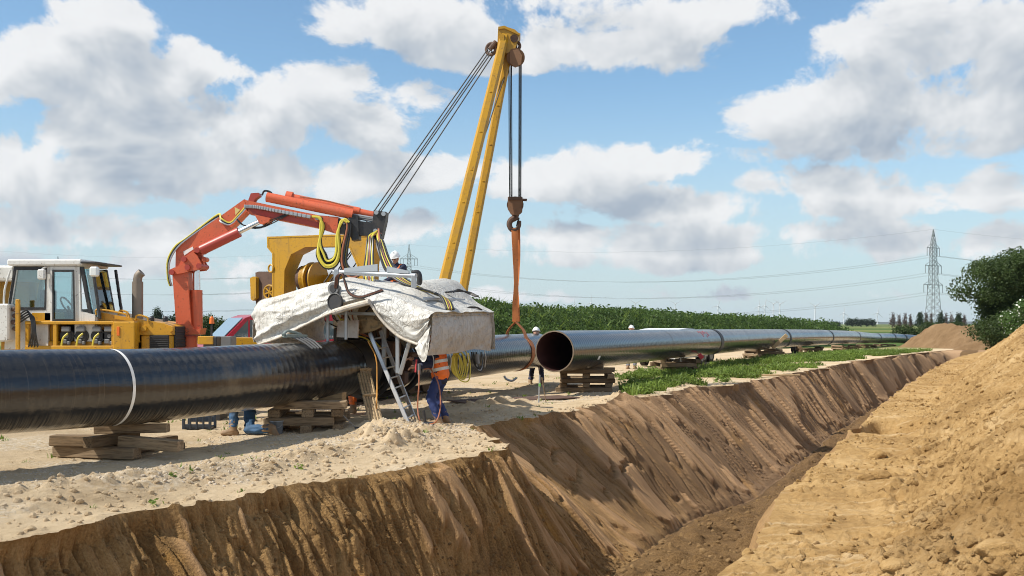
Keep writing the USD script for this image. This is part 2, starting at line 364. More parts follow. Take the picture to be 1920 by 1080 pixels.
zg += scat * (clods(XG, YG, .16, 4, .5) * .55 + clods(XG, YG, .08, 5, .5) * .6) * far
zg += (fbm(P3(XG, YG, 9), 3, 13) - .5) * .018 * far
zg += slope_far(YG)
# wheel ruts of the site traffic, beyond the pipe
for ro in (8.6, 10.3, 11.4, 13.1):
    zg -= .05 * np.exp(-((off - ro - .3 * np.sin(YG * .2)) / .16) ** 2) * sstep(80, 40, YG)
rimz = zg[:, -1]

def surf_mesh(X, Y, Z): return np.stack([X, Y, Z], -1).reshape(-1, 3), grid_faces(*X.shape)
SURF = {}
def piece(name, X, Z, mat, kind='structure', uv=None, label=None, cat=None, var=None):
    Y = np.broadcast_to(Yc, X.shape); SURF[name] = (X, Y, Z)
    m = obj(name, surf_mesh(X, Y, Z) if not isinstance(Z, tuple) else Z, mat, None, True, uv=uv, label=label, cat=cat, kind=kind)
    if var is not None: UsdGeom.PrimvarsAPI(m).CreatePrimvar('torn', Sdf.ValueTypeNames.FloatArray, 'vertex').Set(Vt.FloatArray.FromNumpy(var.astype(np.float32).ravel()))
    return m
def stage_mesh(p): return UsdGeom.Mesh(p)

def sand_extra(g, col, v):
    g.n['sx'] = ('separate_xyz', {}); g.l.append((v, 'sx.vector'))
    damp = g.noise(v, .22, 5, .6)
    col = g.mix(g.m('multiply', g.step(damp, .5, .68), .45), col, (.36, .27, .17))
    # fields left of and beyond the working strip (the strip ends some 45 m left of the trench)
    side = g.m('subtract', g.m('multiply', 'sx.y', .57), 'sx.x')
    side = g.m('add', side, g.m('multiply', g.noise(v, .15, 4), 4.0))
    grass = g.ramp(g.noise(v, 3, 6), [(.3, (.05, .085, .022)), (.7, (.11, .14, .04))])
    col = g.mix(g.step(side, 36, 38), col, grass)
    gv = g.add('voronoi_texture', 'color', vector=v, scale=26.0, feature='f1')
    sp = g.add('separate_color', 'r', color=gv)
    gravel = g.ramp(sp, [(0, (.24, .19, .13)), (.5, (.44, .36, .255)), (1, (.62, .54, .42))])
    gm = g.m('multiply', g.step(g.noise(v, .55, 4, .6), .5, .6), .7)
    return g.mix(g.m('multiply', gm, g.step(sp, .35, .4)), col, gravel)
sand = soil('sand', [(.25, (.31, .22, .125)), (.5, (.51, .39, .245)), (.75, (.63, .505, .345))], .9, .03, extra=sand_extra)
def heap_extra(g, col, v):
    st = g.noise(g.add('mapping', 'vector', vector=v, scale=(.5, 7.0, 3.0), rotation=(0, 0, 0)), 1.2, 5, .6)
    dk = g.noise(v, .45, 5, .6); col = g.mix(g.m('multiply', g.step(dk, .5, .66), .4), col, (.20, .11, .037))
    return g.mix(g.m('multiply', g.step(st, .55, .70), .55), col, (.58, .43, .25))
heapm = soil('heap_soil', [(.28, (.21, .115, .04)), (.5, (.40, .25, .10)), (.72, (.56, .385, .19))], 1.1, .05, extra=heap_extra)
def heap_plain(g, col, v):
    dk, lt = g.noise(v, .45, 5, .6), g.noise(v, .9, 6, .6, .8); col = g.mix(g.m('multiply', g.step(lt, .56, .68), .5), col, (.58, .42, .225))
    return g.mix(g.m('multiply', g.step(dk, .5, .64), .55), col, (.20, .11, .037))
heaps = soil('heap_soil_loose', [(.30, (.19, .105, .037)), (.5, (.39, .245, .10)), (.70, (.56, .39, .195))], 1.1, .06, extra=heap_plain)
heapm_far = soil('brown_soil', [(.25, (.12, .07, .032)), (.5, (.22, .137, .07)), (.78, (.32, .215, .12))], .6, .06)

ground = piece('ground', XG, zg, sand, label='pale sandy working strip beside the trench, with gravel, ruts and loose clods', cat='ground')

# left trench wall, on rows three times as fine
zb_edge = (fbm(np.stack([rows * .8, rows * 0, rows * 0 + 4], -1), 4, 71) - .5) * .12 + slope_far(rows)
COARSE = dict(rows=rows, Yc=Yc, rimL=rimL, footL=footL, rimR=rimR, footR=footR, floorz=floorz, jit=jit, rimz=rimz, depth_k=depth_k, zb_edge=zb_edge)
_r = np.concatenate([np.linspace(a_, b_, 3 if 6 < a_ < 48 else 1, endpoint=False) for a_, b_ in zip(rows[:-1], rows[1:])] + [rows[-1:]])
rimL, footL, rimR, footR, floorz, jit, rimz, depth_k, zb_edge = (np.interp(_r, rows, q_) for q_ in (rimL, footL, rimR, footR, floorz, jit, rimz, depth_k, zb_edge)); rows = _r; Yc = rows[:, None]
tw = lin(150); jw = jit * np.clip(rows / 10, .5, 1.6); XW0 = (rimL - jw)[:, None] + (footL - rimL + jw)[:, None] * tw[None, :] + jw[:, None] * np.exp(-tw * 9)[None, :]
prof = tw ** 1.08
ZW0 = rimz[:, None] + (np.where(depth_k > 0, floorz, 0) * depth_k + slope_far(rows) - rimz)[:, None] * prof[None, :]
YW = np.broadcast_to(Yc, XW0.shape)
arc = np.concatenate([[0], np.cumsum(np.hypot(np.diff(rows), np.diff(rimL)))])
S = np.broadcast_to(arc[:, None], XW0.shape)
lenw = np.hypot(footL - rimL, floorz)[:, None]
D = tw[None, :] * lenw
sl = S + .30 * D                                  # scrape marks lean
spS = np.gradient(arc)[:, None]
def n2(a, b, sa, sb, o, seed):
    """Noise along (a) and down (b) the wall, without the octaves finer than the mesh rows."""
    out = 0.0
    for k in range(o): out = out + .5 ** (k + 1) * sstep(.5, .22, sa * 2 ** k * spS) * (noise(np.stack([a * sa, b * sb, a * 0], -1) * 2 ** k, seed + k) - .5)
    return .5 + out / (1 - .5 ** o)
sec3 = sstep(24, 26, YW); sec1 = sstep(15.2, 14.2, YW)
patch = n2(sl, D, .75, .45, 2, 41); fine = n2(sl, D, 5.5, .55, 2, 42); st = n2(sl, D, 3.2, .28, 3, 43)
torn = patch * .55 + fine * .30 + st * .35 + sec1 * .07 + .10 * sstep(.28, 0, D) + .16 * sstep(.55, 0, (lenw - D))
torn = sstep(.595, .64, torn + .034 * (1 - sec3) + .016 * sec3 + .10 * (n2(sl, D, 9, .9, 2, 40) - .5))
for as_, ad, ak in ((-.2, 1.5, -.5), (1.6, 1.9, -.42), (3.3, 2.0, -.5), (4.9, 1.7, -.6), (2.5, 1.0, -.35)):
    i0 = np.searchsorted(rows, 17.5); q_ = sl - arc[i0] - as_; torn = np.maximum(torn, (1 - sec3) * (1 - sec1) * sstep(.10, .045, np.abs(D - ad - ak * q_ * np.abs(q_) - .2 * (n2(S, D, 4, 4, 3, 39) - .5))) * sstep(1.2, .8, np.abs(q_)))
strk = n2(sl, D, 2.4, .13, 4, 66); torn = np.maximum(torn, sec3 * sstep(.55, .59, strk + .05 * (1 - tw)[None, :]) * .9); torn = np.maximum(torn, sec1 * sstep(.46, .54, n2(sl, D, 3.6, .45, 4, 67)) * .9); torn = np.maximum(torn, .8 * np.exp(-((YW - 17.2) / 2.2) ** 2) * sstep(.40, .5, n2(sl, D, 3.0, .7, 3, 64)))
crev = 1 - np.abs(2 * n2(sl, D, 6.0, .8, 2, 68) - 1); crev = sstep(.86, 1.0, crev); crev2 = sec1 * sstep(.88, 1.0, 1 - np.abs(2 * n2(sl + .3 * D, D, 15, 2.2, 2, 69) - 1))
rough = (n2(sl, D, 7, 1.3, 2, 44) - .5) * (1 - sec1) + (n2(sl, D, 11, 1.3, 3, 44) - .5) * sec1; rough2 = n2(sl, D, 3.4, .7, 2, 45) - .5
swell = (n2(S, D, .45, .6, 2, 46) - .5) * .24 * (1 - .6 * sec3)
comb = (n2(sl, D, 13, .35, 2, 47) - .5) * .022
bucket = .03 * np.abs(((sl * .85 + .25 * n2(S, D, .5, .5, 2, 48)) % 1.0) - .5) * 2 * (1 - .3 * sec3)
grooves = np.zeros_like(S)
for gs, gw, ga in ((.9, .05, .12), (2.5, .04, .08), (4.6, .09, .16), (6.3, .05, .10), (7.4, .045, .12), (8.5, .04, .08), (10.2, .05, .12), (12.8, .05, .1), (14.9, .06, .1)):
    i0 = np.searchsorted(rows, 6.0); s0 = arc[i0] + gs
    dd = sl - s0 - .25 * D * (gs % 1 - .3)
    grooves += ga * np.exp(-(dd / gw) ** 2) * sstep(0, .2, D) * sstep(2.6, 1.2, D * (.7 + gs % 1))
fade = np.clip(tw * 12, 0, 1)[None, :] * np.clip((1 - tw) * 14, 0, 1)[None, :] * depth_k[:, None]
lumps = clods(S, D, .16, 51, .5) * .5 + clods(S * 1.0, D, .09, 52, .55) * .6
disp = fade * (swell + comb * .6 * (1 - torn) + bucket - grooves + torn * (-.075 + rough * (.045 + .105 * sec1) + rough2 * (.03 + .10 * sec1) + lumps * .16 * sec1) - crev * .075 * (.06 + .94 * torn) - crev2 * .035 * (.04 + .96 * torn))
topbreak = np.exp(-(D / .22) ** 2) * depth_k[:, None]
disp += topbreak * fade * (clods(S, D * 1.0, .25, 53, .7) * .6 + (n2(S, D, 3, 3, 3, 54) - .5) * .16)
disp += fade * (np.exp(-((lenw - D) / .3) ** 2)) * (.06 + clods(S, D, .22, 55, .8) * .8)
nx, ny, nz = .72, -.40, .57
XW, YW2, ZW = XW0 + disp * nx, YW + disp * ny, ZW0 + disp * nz
SURF['wall'] = (XW, YW2, ZW)

g = Graph(); g.n['geo'] = ('geometry', {}); g.n['torn'] = ('attribute', {'attribute': 'torn'}); g.n['uv'] = ('uvmap', {'attribute': 'st'})
v = 'geo.position'
uvs = g.add('mapping', 'vector', vector='uv.UV', scale=(9.0, 1.1, 1.0)); uvt = g.add('mapping', 'vector', vector='uv.UV', scale=(34.0, 1.6, 1.0))
g.n['spf'] = ('separate_xyz', {}); g.l.append((v, 'spf.vector'))
a, b, c = g.noise(uvs, 1.0, 8, .6), g.noise(uvt, 1.0, 4, .6), g.noise(v, 1.3, 8, .62)
fi = g.noise(v, 38, 5, .65)
smooth_c = g.ramp(g.m('add', g.m('multiply', a, .5), g.m('multiply', c, .5)), [(.25, (.28, .165, .08)), (.5, (.45, .275, .135)), (.78, (.58, .39, .22))])
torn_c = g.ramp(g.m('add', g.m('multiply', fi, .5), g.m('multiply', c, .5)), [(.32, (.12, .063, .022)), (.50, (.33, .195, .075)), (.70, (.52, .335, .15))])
torn_c = g.mix(g.m('multiply', g.step('spf.y', 15.5, 24.0), .62), torn_c, (.10, .054, .022))  # far torn earth darkened: its self-shadow is put into the colour
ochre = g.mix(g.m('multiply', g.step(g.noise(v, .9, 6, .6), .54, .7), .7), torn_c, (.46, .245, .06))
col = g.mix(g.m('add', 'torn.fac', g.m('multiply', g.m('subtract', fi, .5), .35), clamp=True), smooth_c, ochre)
g.n['sp'] = ('separate_xyz', {}); g.l.append((v, 'sp.vector'))
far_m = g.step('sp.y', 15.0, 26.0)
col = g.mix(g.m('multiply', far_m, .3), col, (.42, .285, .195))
col = g.mix(g.m('multiply', g.step(b, .55, .72), .35), col, (.17, .105, .055))
uvx = g.add('mapping', 'vector', vector='uv.UV', scale=(80.0, 6.0, 1.0)); e = g.noise(uvx, 1.0, 4, .6)
col = g.mix(g.m('multiply', g.step(e, .52, .70), .5), col, (.13, .08, .038))
col = g.mix(g.m('multiply', g.step('torn.fac', 1.1, 1.5), .8), col, g.ramp(fi, [(.35, (.07, .04, .017)), (.55, (.15, .088, .037)), (.75, (.27, .165, .075))]))  # trench floor painted darker, its shade put into the soil colour
h = g.m('add', g.m('add', g.m('multiply', b, .5), g.m('multiply', e, .35)), g.m('add', g.m('multiply', fi, .5), g.m('multiply', a, .5)))
bp = g.add('bump', 'normal', height=h, strength=1.0, distance=.05)
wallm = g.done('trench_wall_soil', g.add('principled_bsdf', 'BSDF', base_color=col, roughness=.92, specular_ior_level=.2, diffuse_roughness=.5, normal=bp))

# trench floor, right side
tf = lin(36); XF = footL[:, None] + (footR - footL)[:, None] * tf[None, :]
YF = np.broadcast_to(Yc, XF.shape)
fz = floorz * depth_k + slope_far(rows)
ZF0 = np.broadcast_to(fz[:, None], XF.shape).copy()
ff = np.clip(tf * 8, 0, 1)[None, :] * np.clip((1 - tf) * 8, 0, 1)[None, :] * depth_k[:, None]
deb = fbm(P3(XF, YF, .9), 3, 61)
ZF = ZF0 + ff * ((fbm(P3(XF, YF, 1.6), 4, 62) - .45) * .5 + clods(XF, YF, .5, 63, .5) * .5 + clods(XF, YF, .24, 64, .7) * .8 + clods(XF, YF, .12, 65, .8))
ZF[:, 0] = ZW[:, -1]; XF = XF.copy(); XF[:, 0] = XW[:, -1]
ZF[:, -1] = fz
# bench and heap on the right
tr = lin(26); XR0 = footR[:, None] + (rimR - footR)[:, None] * tr[None, :]
ZR0 = ZF[:, -1][:, None] + (zb_edge - ZF[:, -1])[:, None] * (tr[None, :] ** .85)
YR = np.broadcast_to(Yc, XR0.shape)
fr = np.clip(tr * 8, 0, 1)[None, :] * np.clip((1 - tr) * 8, 0, 1)[None, :] * depth_k[:, None]
dr = fr * ((fbm(P3(YR, ZR0, 1.2), 4, 72) - .5) * .3 + (fbm(np.stack([YR * 6, ZR0 * .8, YR * 0], -1), 3, 73) - .5) * .06)
XR, ZR = XR0 - dr * .8, ZR0 + dr * .4
XT = np.hstack([XW, XF[:, 1:], XR[:, 1:]]); ZT = np.hstack([ZW, ZF[:, 1:], ZR[:, 1:]])
YT = np.hstack([YW2, YF[:, 1:], YR[:, 1:]])
TT = np.hstack([torn, np.full_like(XF[:, 1:], 1.6), np.full_like(XR[:, 1:], .6)])  # floor value only selects its painted-in shade tone
UT = np.hstack([sl, np.broadcast_to(arc[:, None], XF[:, 1:].shape), np.broadcast_to(arc[:, None], XR[:, 1:].shape)])
VT = np.hstack([D, XF[:, 1:] * 3 + 9, ZR[:, 1:] + 40])
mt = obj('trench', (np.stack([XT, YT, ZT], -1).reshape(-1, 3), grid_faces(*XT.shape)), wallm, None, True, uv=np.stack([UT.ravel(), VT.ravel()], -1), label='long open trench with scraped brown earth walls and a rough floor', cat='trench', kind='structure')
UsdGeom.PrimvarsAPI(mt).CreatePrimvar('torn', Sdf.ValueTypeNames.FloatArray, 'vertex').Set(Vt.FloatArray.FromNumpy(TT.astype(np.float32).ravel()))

globals().update(COARSE)
tb = lin(90); th = lin(210); tk = lin(30)
XE = rimR[:, None] + (toe - rimR)[:, None] * tb[None, :]; XH = toe[:, None] + (crest - toe)[:, None] * th[None, :]; XK = crest[:, None] + (back - crest)[:, None] * tk[None, :]
XS = np.hstack([XE, XH[:, 1:], XK[:, 1:]]); YS = np.broadcast_to(Yc, XS.shape)
hh = (2.55 + .5 * (fbm(np.stack([rows * .3, rows * 0, rows * 0 + 6], -1), 3, 81) - .5)) * heap_k
hh *= .55 + .45 * sstep(1, 12, rows)
ZS = np.hstack([np.zeros_like(XE), hh[:, None] * (th[None, 1:] ** 1.15), hh[:, None] * (1 - tk[None, 1:] ** 1.3)])
k_edge = np.hstack([np.broadcast_to(np.clip(tb * 10, 0, 1), XE.shape), np.ones_like(XS[:, 90:])])
ZS = ZS + zb_edge[:, None]
heapness = np.hstack([np.broadcast_to(sstep(.68, 1.0, tb), XE.shape), np.ones_like(XS[:, 90:])])
heapness = heapness * (.25 + .75 * heap_k[:, None])
nearf = sstep(75, 30, YS)
ZS += k_edge * ((fbm(P3(XS, YS, .55), 4, 82) - .5) * (.10 + .35 * heapness) + (fbm(P3(XS, YS, 5), 3, 83) - .5) * .05)
ZS += k_edge * nearf * heapness * (clods(XS, YS, .6, 84, .4) * .25 + clods(XS, YS, .3, 85, .5) * .5 + clods(XS, YS, .15, 86, .7) * 1.0 + clods(XS, YS, .08, 87, .75) * 1.15)
spb = sstep(.5, .62, fbm(P3(XS, YS, 1.1), 3, 88))
ZS += k_edge * nearf * (1 - heapness) * ((.35 + spb) * (clods(XS, YS, .13, 89, .35) * .7 + clods(XS, YS, .07, 90, .4) * .8) + (fbm(np.stack([XS * .8, YS * 7, XS * 0], -1), 3, 91) - .5) * .035)
ridge = lambda s_, k_: 1 - np.abs(2 * noise(P3(XS, YS, s_), k_) - 1)
ZS += k_edge * nearf * (.3 + .7 * heapness) * ((ridge(6, 95) - .5) * .06 + (ridge(14, 96) - .5) * .05 + (fbm(P3(XS, YS, 24), 2, 97) - .5) * .03)
# the small pit scraped into the bench
px_, py_ = gnd(1683, 800)[:2]; lx, ly = XS - px_, YS - py_
pu, pv = lx * .87 - ly * .5, lx * .5 + ly * .87
ZS -= .62 * np.exp(-(np.abs(pu / .55)) ** 8 - (np.abs(pv / 1.15)) ** 6) * (1 - .75 * sstep(-.35, .6, pu))
nb = XE.shape[1]
obj('trench_bench', surf_mesh(XS[:, :nb], YS[:, :nb], ZS[:, :nb]), heapm, None, True, label='flat scraped soil ledge between the trench and the heap', cat='ground', kind='structure')
obj('spoil_heap', surf_mesh(XS[:, nb - 1:], YS[:, nb - 1:], ZS[:, nb - 1:]), heaps, None, True, label='long golden brown heap of dug soil on the right of the trench', cat='soil heap', kind='structure')
SURF['bench'] = (XS[:, :nb], YS[:, :nb], ZS[:, :nb]); SURF['heap'] = (XS[:, nb - 1:], YS[:, nb - 1:], ZS[:, nb - 1:])

# far land: beyond the site, and to both sides
fieldg = Graph(); g = fieldg; g.n['geo'] = ('geometry', {}); v = 'geo.position'
g.n['sp'] = ('separate_xyz', {}); g.l.append((v, 'sp.vector'))
wob = g.m('multiply', g.m('subtract', g.noise(v, .004, 3), .5), 60.0)
yy = g.m('add', 'sp.y', wob)
strip = g.noise(g.add('combine_xyz', 'vector', x=g.m('multiply', 'sp.x', .0012), y=g.m('multiply', yy, .006), z=0.0), 1.0, 2, .5)
crop = g.ramp(strip, [(.30, (.060, .105, .022)), (.42, (.10, .15, .035)), (.46, (.30, .27, .10)), (.52, (.085, .14, .03)), (.62, (.05, .09, .02)), (.68, (.26, .25, .10))])
fn = g.noise(v, .8, 6, .6)
crop = g.mix(g.m('multiply', fn, .5), crop, (.04, .065, .018))
fieldm = g.done('field', g.add('principled_bsdf', 'BSDF', base_color=crop, roughness=.95, specular_ior_level=.1))
def far_cols(edge, sgn): return edge[:, None] + sgn * (np.exp(np.linspace(0, math.log(6500), 22)) - 1)[None, :]
gl = XG[:, 0]
XL = far_cols(gl, -1)[:, ::-1]; ZL = np.broadcast_to(zg[:, :1], XL.shape) * np.linspace(0, 1, 22)[None, :] ** 4 + np.broadcast_to(slope_far(rows)[:, None], XL.shape) * (1 - np.linspace(0, 1, 22)[None, :] ** 4)
XRt = far_cols(back, 1); ZRt = np.broadcast_to(ZS[:, -1:], XRt.shape) * np.linspace(1, 0, 22)[None, :] ** 4 + np.broadcast_to(slope_far(rows)[:, None], XRt.shape) * (1 - np.linspace(1, 0, 22)[None, :] ** 4)
sub = np.unique(np.concatenate([np.arange(0, R, 1)]))
obj('field', surf_mesh(XL, np.broadcast_to(Yc, XL.shape), ZL), fieldm, None, True, label='green farmland to the left of the working strip', cat='field', kind='structure')
obj('field', surf_mesh(XRt, np.broadcast_to(Yc, XRt.shape), ZRt), fieldm, None, True, label='farmland behind the spoil heap', cat='field', kind='structure')
last = [XL[-1], XG[-1, 1:], XT[-1, 1:], XS[-1, 1:], XRt[-1, 1:]]; lz = [ZL[-1], zg[-1, 1:], ZT[-1, 1:], ZS[-1, 1:], ZRt[-1, 1:]]
lx_, lz_ = np.concatenate(last), np.concatenate(lz)
pick = np.unique(np.concatenate([np.arange(0, len(lx_))]))
XX = np.stack([lx_ + (y - 92.5) * .57 * np.exp(-abs(lx_) / 900) for y in rows_far]); ZZ = np.stack([lz_ * math.exp(-(y - 92.5) / 6) + slope_far(np.array([y]))[0] * (1 - math.exp(-(y - 92.5) / 6)) for y in rows_far])
obj('field', surf_mesh(XX, np.broadcast_to(rows_far[:, None], XX.shape), ZZ), fieldm, None, True, label='striped green and yellow fields reaching to the horizon', cat='field', kind='structure')

# the second heap, beyond the end of the trench
def mound(name, cx, cy, ang, L, W, H, seed, mat, label, nL=220, nW=160, clod=1.0, cat='soil heap'):
    u, w = np.meshgrid(np.linspace(-1, 1, nL), np.linspace(-1, 1, nW), indexing='ij')
    x, y = cx + u * L * math.cos(ang) - w * W * math.sin(ang), cy + u * L * math.sin(ang) + w * W * math.cos(ang)
    r = np.sqrt(np.clip(u * u * .85, 0, 9) + w * w)
    z = H * np.clip(1 - np.abs(w) ** 1.9 * 1.05, -.2, 1) * sstep(1.0, .72, np.abs(u)) * (.55 + .9 * (fbm(np.stack([u * L * .3, w * W * .2, u * 0], -1), 3, seed)))
    z += ((fbm(P3(x, y, .5), 4, seed + 1) - .5) * .6 + clods(x, y, .8, seed + 2, .6) * .9 + clods(x, y, .4, seed + 3, .7) * .9) * clod * np.clip(z, 0, .5) * 1.4
    z = z - .25 + slope_far(y)
    SURF[name + str(seed)] = (x, y, z)
    return obj(name, (np.stack([x, y, z], -1).reshape(-1, 3), grid_faces(*x.shape)[:, ::-1]), mat, None, True, label=label, cat=cat, kind='structure')
mound('spoil_heap', 50.5, 97, .12, 11.5, 7.5, 2.5, 101, heapm_far, 'darker brown heap of soil behind the far end of the trench')
mound('spoil_heap', 42.5, 83, .7, 5.0, 4.5, 1.35, 131, heapm_far, 'low brown heap of soil between the pipe end and the golden heap')
# ---------------------------------------------------------------- pipes
def pipe_material(name, base, rough, period, dust, warp):
    g = Graph(); g.n['geo'] = ('geometry', {}); g.n['uv'] = ('uvmap', {'attribute': 'st'}); v = 'geo.position'
    s = g.add('separate_xyz', 'x', vector='uv.UV').split('.')[0]
    ph = g.m('add', g.m('multiply', s + '.x', 2 * math.pi / period), g.m('multiply', s + '.y', 2 * math.pi))
    w = g.m('sine', ph)
    w = g.m('power', g.m('multiply_add', w, .5, .5), 1.6)
    nz = g.noise(g.add('mapping', 'vector', vector='uv.UV', scale=(1.0, 9.0, 1.0)), 2.2, 6, .6)
    scr = g.noise(g.add('mapping', 'vector', vector='uv.UV', scale=(38.0, 2.5, 1.0)), 1.0, 5, .6)
    blot = g.noise(v, 1.1, 6, .6)
    col = g.mix(g.m('multiply', g.step(scr, .55, .78), dust), base, (.16, .125, .085))
    col = g.mix(g.m('multiply', g.step(blot, .60, .72), dust * 1.1), col, (.20, .155, .10))
    under = g.step('nz.z', -.45, -.95)
    g.n['nz'] = ('separate_xyz', {}); g.l.append(('geo.normal', 'nz.vector'))
    col = g.mix(g.m('multiply', g.m('multiply', under, g.step(scr, .35, .65)), .7), col, (.33, .26, .17))
    h = g.m('add', g.m('multiply', w, 1.0), g.m('multiply', nz, warp))
    bp = g.add('bump', 'normal', height=h, strength=1.0, distance=.0026)
    r = g.m('multiply_add', blot, .25, rough - .1)
    return g.done(name, g.add('principled_bsdf', 'BSDF', base_color=col, roughness=r, specular_ior_level=.75, coat_weight=.1, coat_roughness=.12, normal=bp))
black_pe = pipe_material('black_coating', (.006, .0065, .008), .17, .155, .24, 3.0)
black_pe2 = pipe_material('black_coating_clean', (.012, .013, .016), .17, .155, .12, .9)
sleeve = plain('joint_sleeve', (.025, .024, .024), .55, 0, .45, (.15, .12, .09), 6)
primer = plain('red_brown_primer', (.045, .012, .009), .6, 0, .5, (.06, .03, .02))
steel_edge = plain('bare_steel_edge', (.32, .25, .18), .45, .6, .5, (.14, .08, .04))
white_paint = plain('white_paint', (.78, .77, .73), .5, 0, .35, (.45, .4, .33), 8)
red_paint = plain('red_marking_paint', (.55, .04, .05), .5, 0, .1)
PR = .525
LP = spline([(-13.6, 4.2, .99), (-9.0, 9.3, 1.0), (-6.38, 12.4, 1.0), (-5.06, 14.35, .97), (-3.72, 17.3, 1.0), (-.83, 25.8, 1.02), (.75, 30.6, 1.03)], 40)
RP = spline([(1.08, 25.2, 1.15), (8.27, 41.7, 1.09), (15.6, 57.7, 1.0), (22.4, 71, .88), (29.4, 85.6, .68), (37.0, 102, .36), (43.0, 112, .22), (49, 119, -.1)], 60)
def arcl(p): return np.concatenate([[0], np.cumsum(np.linalg.norm(np.diff(p, axis=0), axis=1))])
LPs, RPs = arcl(LP), arcl(RP)
def along(p, L, s): return np.stack([np.interp(s, L, p[:, k]) for k in range(3)], -1)
def pipe_piece(name, p, L, s0, s1, r, mat, parent, step=.3, n=72, label=None, inner=False):
    s = np.linspace(s0, s1, max(3, int((s1 - s0) / step) + 1)); c = along(p, L, s)
    v, f = tube_mesh(c, r, n, False)
    v = v.reshape(len(s), n, 3); v = np.concatenate([v, v[:, :1]], 1)
    f = grid_faces(len(s), n + 1)
    if not inner: f = f[:, ::-1]
    uv = np.stack([np.broadcast_to(s[:, None], v.shape[:2]), np.broadcast_to(np.arange(n + 1) / n, v.shape[:2])], -1).reshape(-1, 2)
    vv = v.reshape(-1, 3)
    # outward check
    q = vv[f[0]]; nn = np.cross(q[1] - q[0], q[2] - q[0])
    if (nn @ (q.mean(0) - c[0]) > 0) == inner: f = f[:, ::-1]
    return obj(name, (vv, f), mat, parent, True, uv=uv, label=label)
def pipe_at(p, L, px):
    X = 960 + FPX * p[:, 0] / p[:, 1]
    i = np.argmax(X >= px); k = (px - X[i - 1]) / (X[i] - X[i - 1])
    s = L[i - 1] + k * (L[i] - L[i - 1]); c = along(p, L, s); d = unit(along(p, L, s + .1) - along(p, L, s - .1))
    return s, c, d
lpipe = thing('black_pipe', 'long black coated pipe with a painted white ring, nearest the camera, entering the tarpaulin shelter', 'pipe')
s_ring = pipe_at(LP, LPs, 206)[0]
pipe_piece('pipe_wall', LP, LPs, 0, LPs[-1], PR, black_pe, lpipe, .2, 96)
pipe_piece('white_ring', LP, LPs, s_ring - .022, s_ring + .022, PR + .003, white_paint, lpipe, .02, 96)
pipe_piece('pipe_bore', LP, LPs, LPs[-1] - 6, LPs[-1], PR - .02, primer, lpipe, .4, 64, inner=True)
sj = pipe_at(LP, LPs, 655)[0]
pipe_piece('joint_sleeve', LP, LPs, sj - .3, sj + .35, PR + .006, sleeve, lpipe, .1, 72)
rpipe = thing('pipe_string', 'string of glossy black pipes welded end to end, open end facing the camera', 'pipe')
joints = [pipe_at(RP, RPs, q)[0] for q in (1332, 1466, 1549, 1602, 1643, 1671, 1692)]
ends = [0] + joints + [RPs[-1]]
for i in range(len(ends) - 1):
    pipe_piece('pipe_section', RP, RPs, ends[i], ends[i + 1], PR, black_pe2, rpipe, .25 if i == 0 else .6, 96 if i == 0 else 56)
for q in joints: pipe_piece('joint_sleeve', RP, RPs, q - .24, q + .24, PR + .012, sleeve, rpipe, .1, 56)
pipe_piece('pipe_bore', RP, RPs, 0.0, 16, PR - .03, primer, rpipe, .5, 64, inner=True)
c0, d0 = RP[0], unit(RP[1] - RP[0])
def annulus(c, d, r0, r1, n=72):
    a = unit(np.cross(d, (0, 0, 1))); b = np.cross(a, d); t = np.arange(n + 1) / n * 2 * np.pi
    ringv = np.cos(t)[:, None] * a + np.sin(t)[:, None] * b
    v = np.stack([c + r0 * ringv, c + r1 * ringv], 1).reshape(-1, 3)
    return v, grid_faces(n + 1, 2)
obj('bevelled_edge', tube_mesh(np.array([c0 - d0 * .02, c0 - d0 * .01, c0 + d0 * .10]), [PR - .008, PR - .002, PR - .001], 72, False), steel_edge, rpipe, 30)
obj('end_face', annulus(c0 - d0 * .02, d0, PR - .031, PR - .008), steel_edge, rpipe, False)
# faint pencil ring, red marking, white tag
for q, w, m_, nm in ((1235, .012, white_paint, 'thin_ring'),):
    s = pipe_at(RP, RPs, q)[0]; pipe_piece(nm, RP, RPs, s - w, s + w, PR + .002, sleeve, rpipe, .01, 72)
def patch_on(p, L, s0, s1, a0, a1, r, nm, mat, parent, holes=None):
    s, a = np.meshgrid(np.linspace(s0, s1, 8), np.radians(np.linspace(a0, a1, 12)), indexing='ij')
    c = along(p, L, s); d = along(p, L, s + .1) - along(p, L, s - .1); d /= np.linalg.norm(d, axis=-1, keepdims=True)
    side = np.cross(d, (0, 0, 1.0)); up = np.cross(side, d)
    v = c + r * (np.cos(a)[..., None] * side + np.sin(a)[..., None] * up)
    return obj(nm, (v.reshape(-1, 3), grid_faces(8, 12)), mat, parent, True)
s = pipe_at(RP, RPs, 1297)[0]
for k, (da, aa, ab) in enumerate(((0, 28, 60), (.32, 40, 58), (.6, 24, 33), (.62, 44, 62), (-.3, 48, 60), (.95, 30, 52))):
    patch_on(RP, RPs, s + da, s + da + .12, aa, ab, PR + .003, 'red_marking', red_paint, rpipe)
s = pipe_at(RP, RPs, 1090)[0]; patch_on(RP, RPs, s, s + .16, -30, -18, PR + .003, 'paper_tag', white_paint, rpipe)
s = pipe_at(LP, LPs, 672)[0]; patch_on(LP, LPs, s, s + .3, 40, 50, PR + .009, 'paper_tag', white_paint, lpipe)

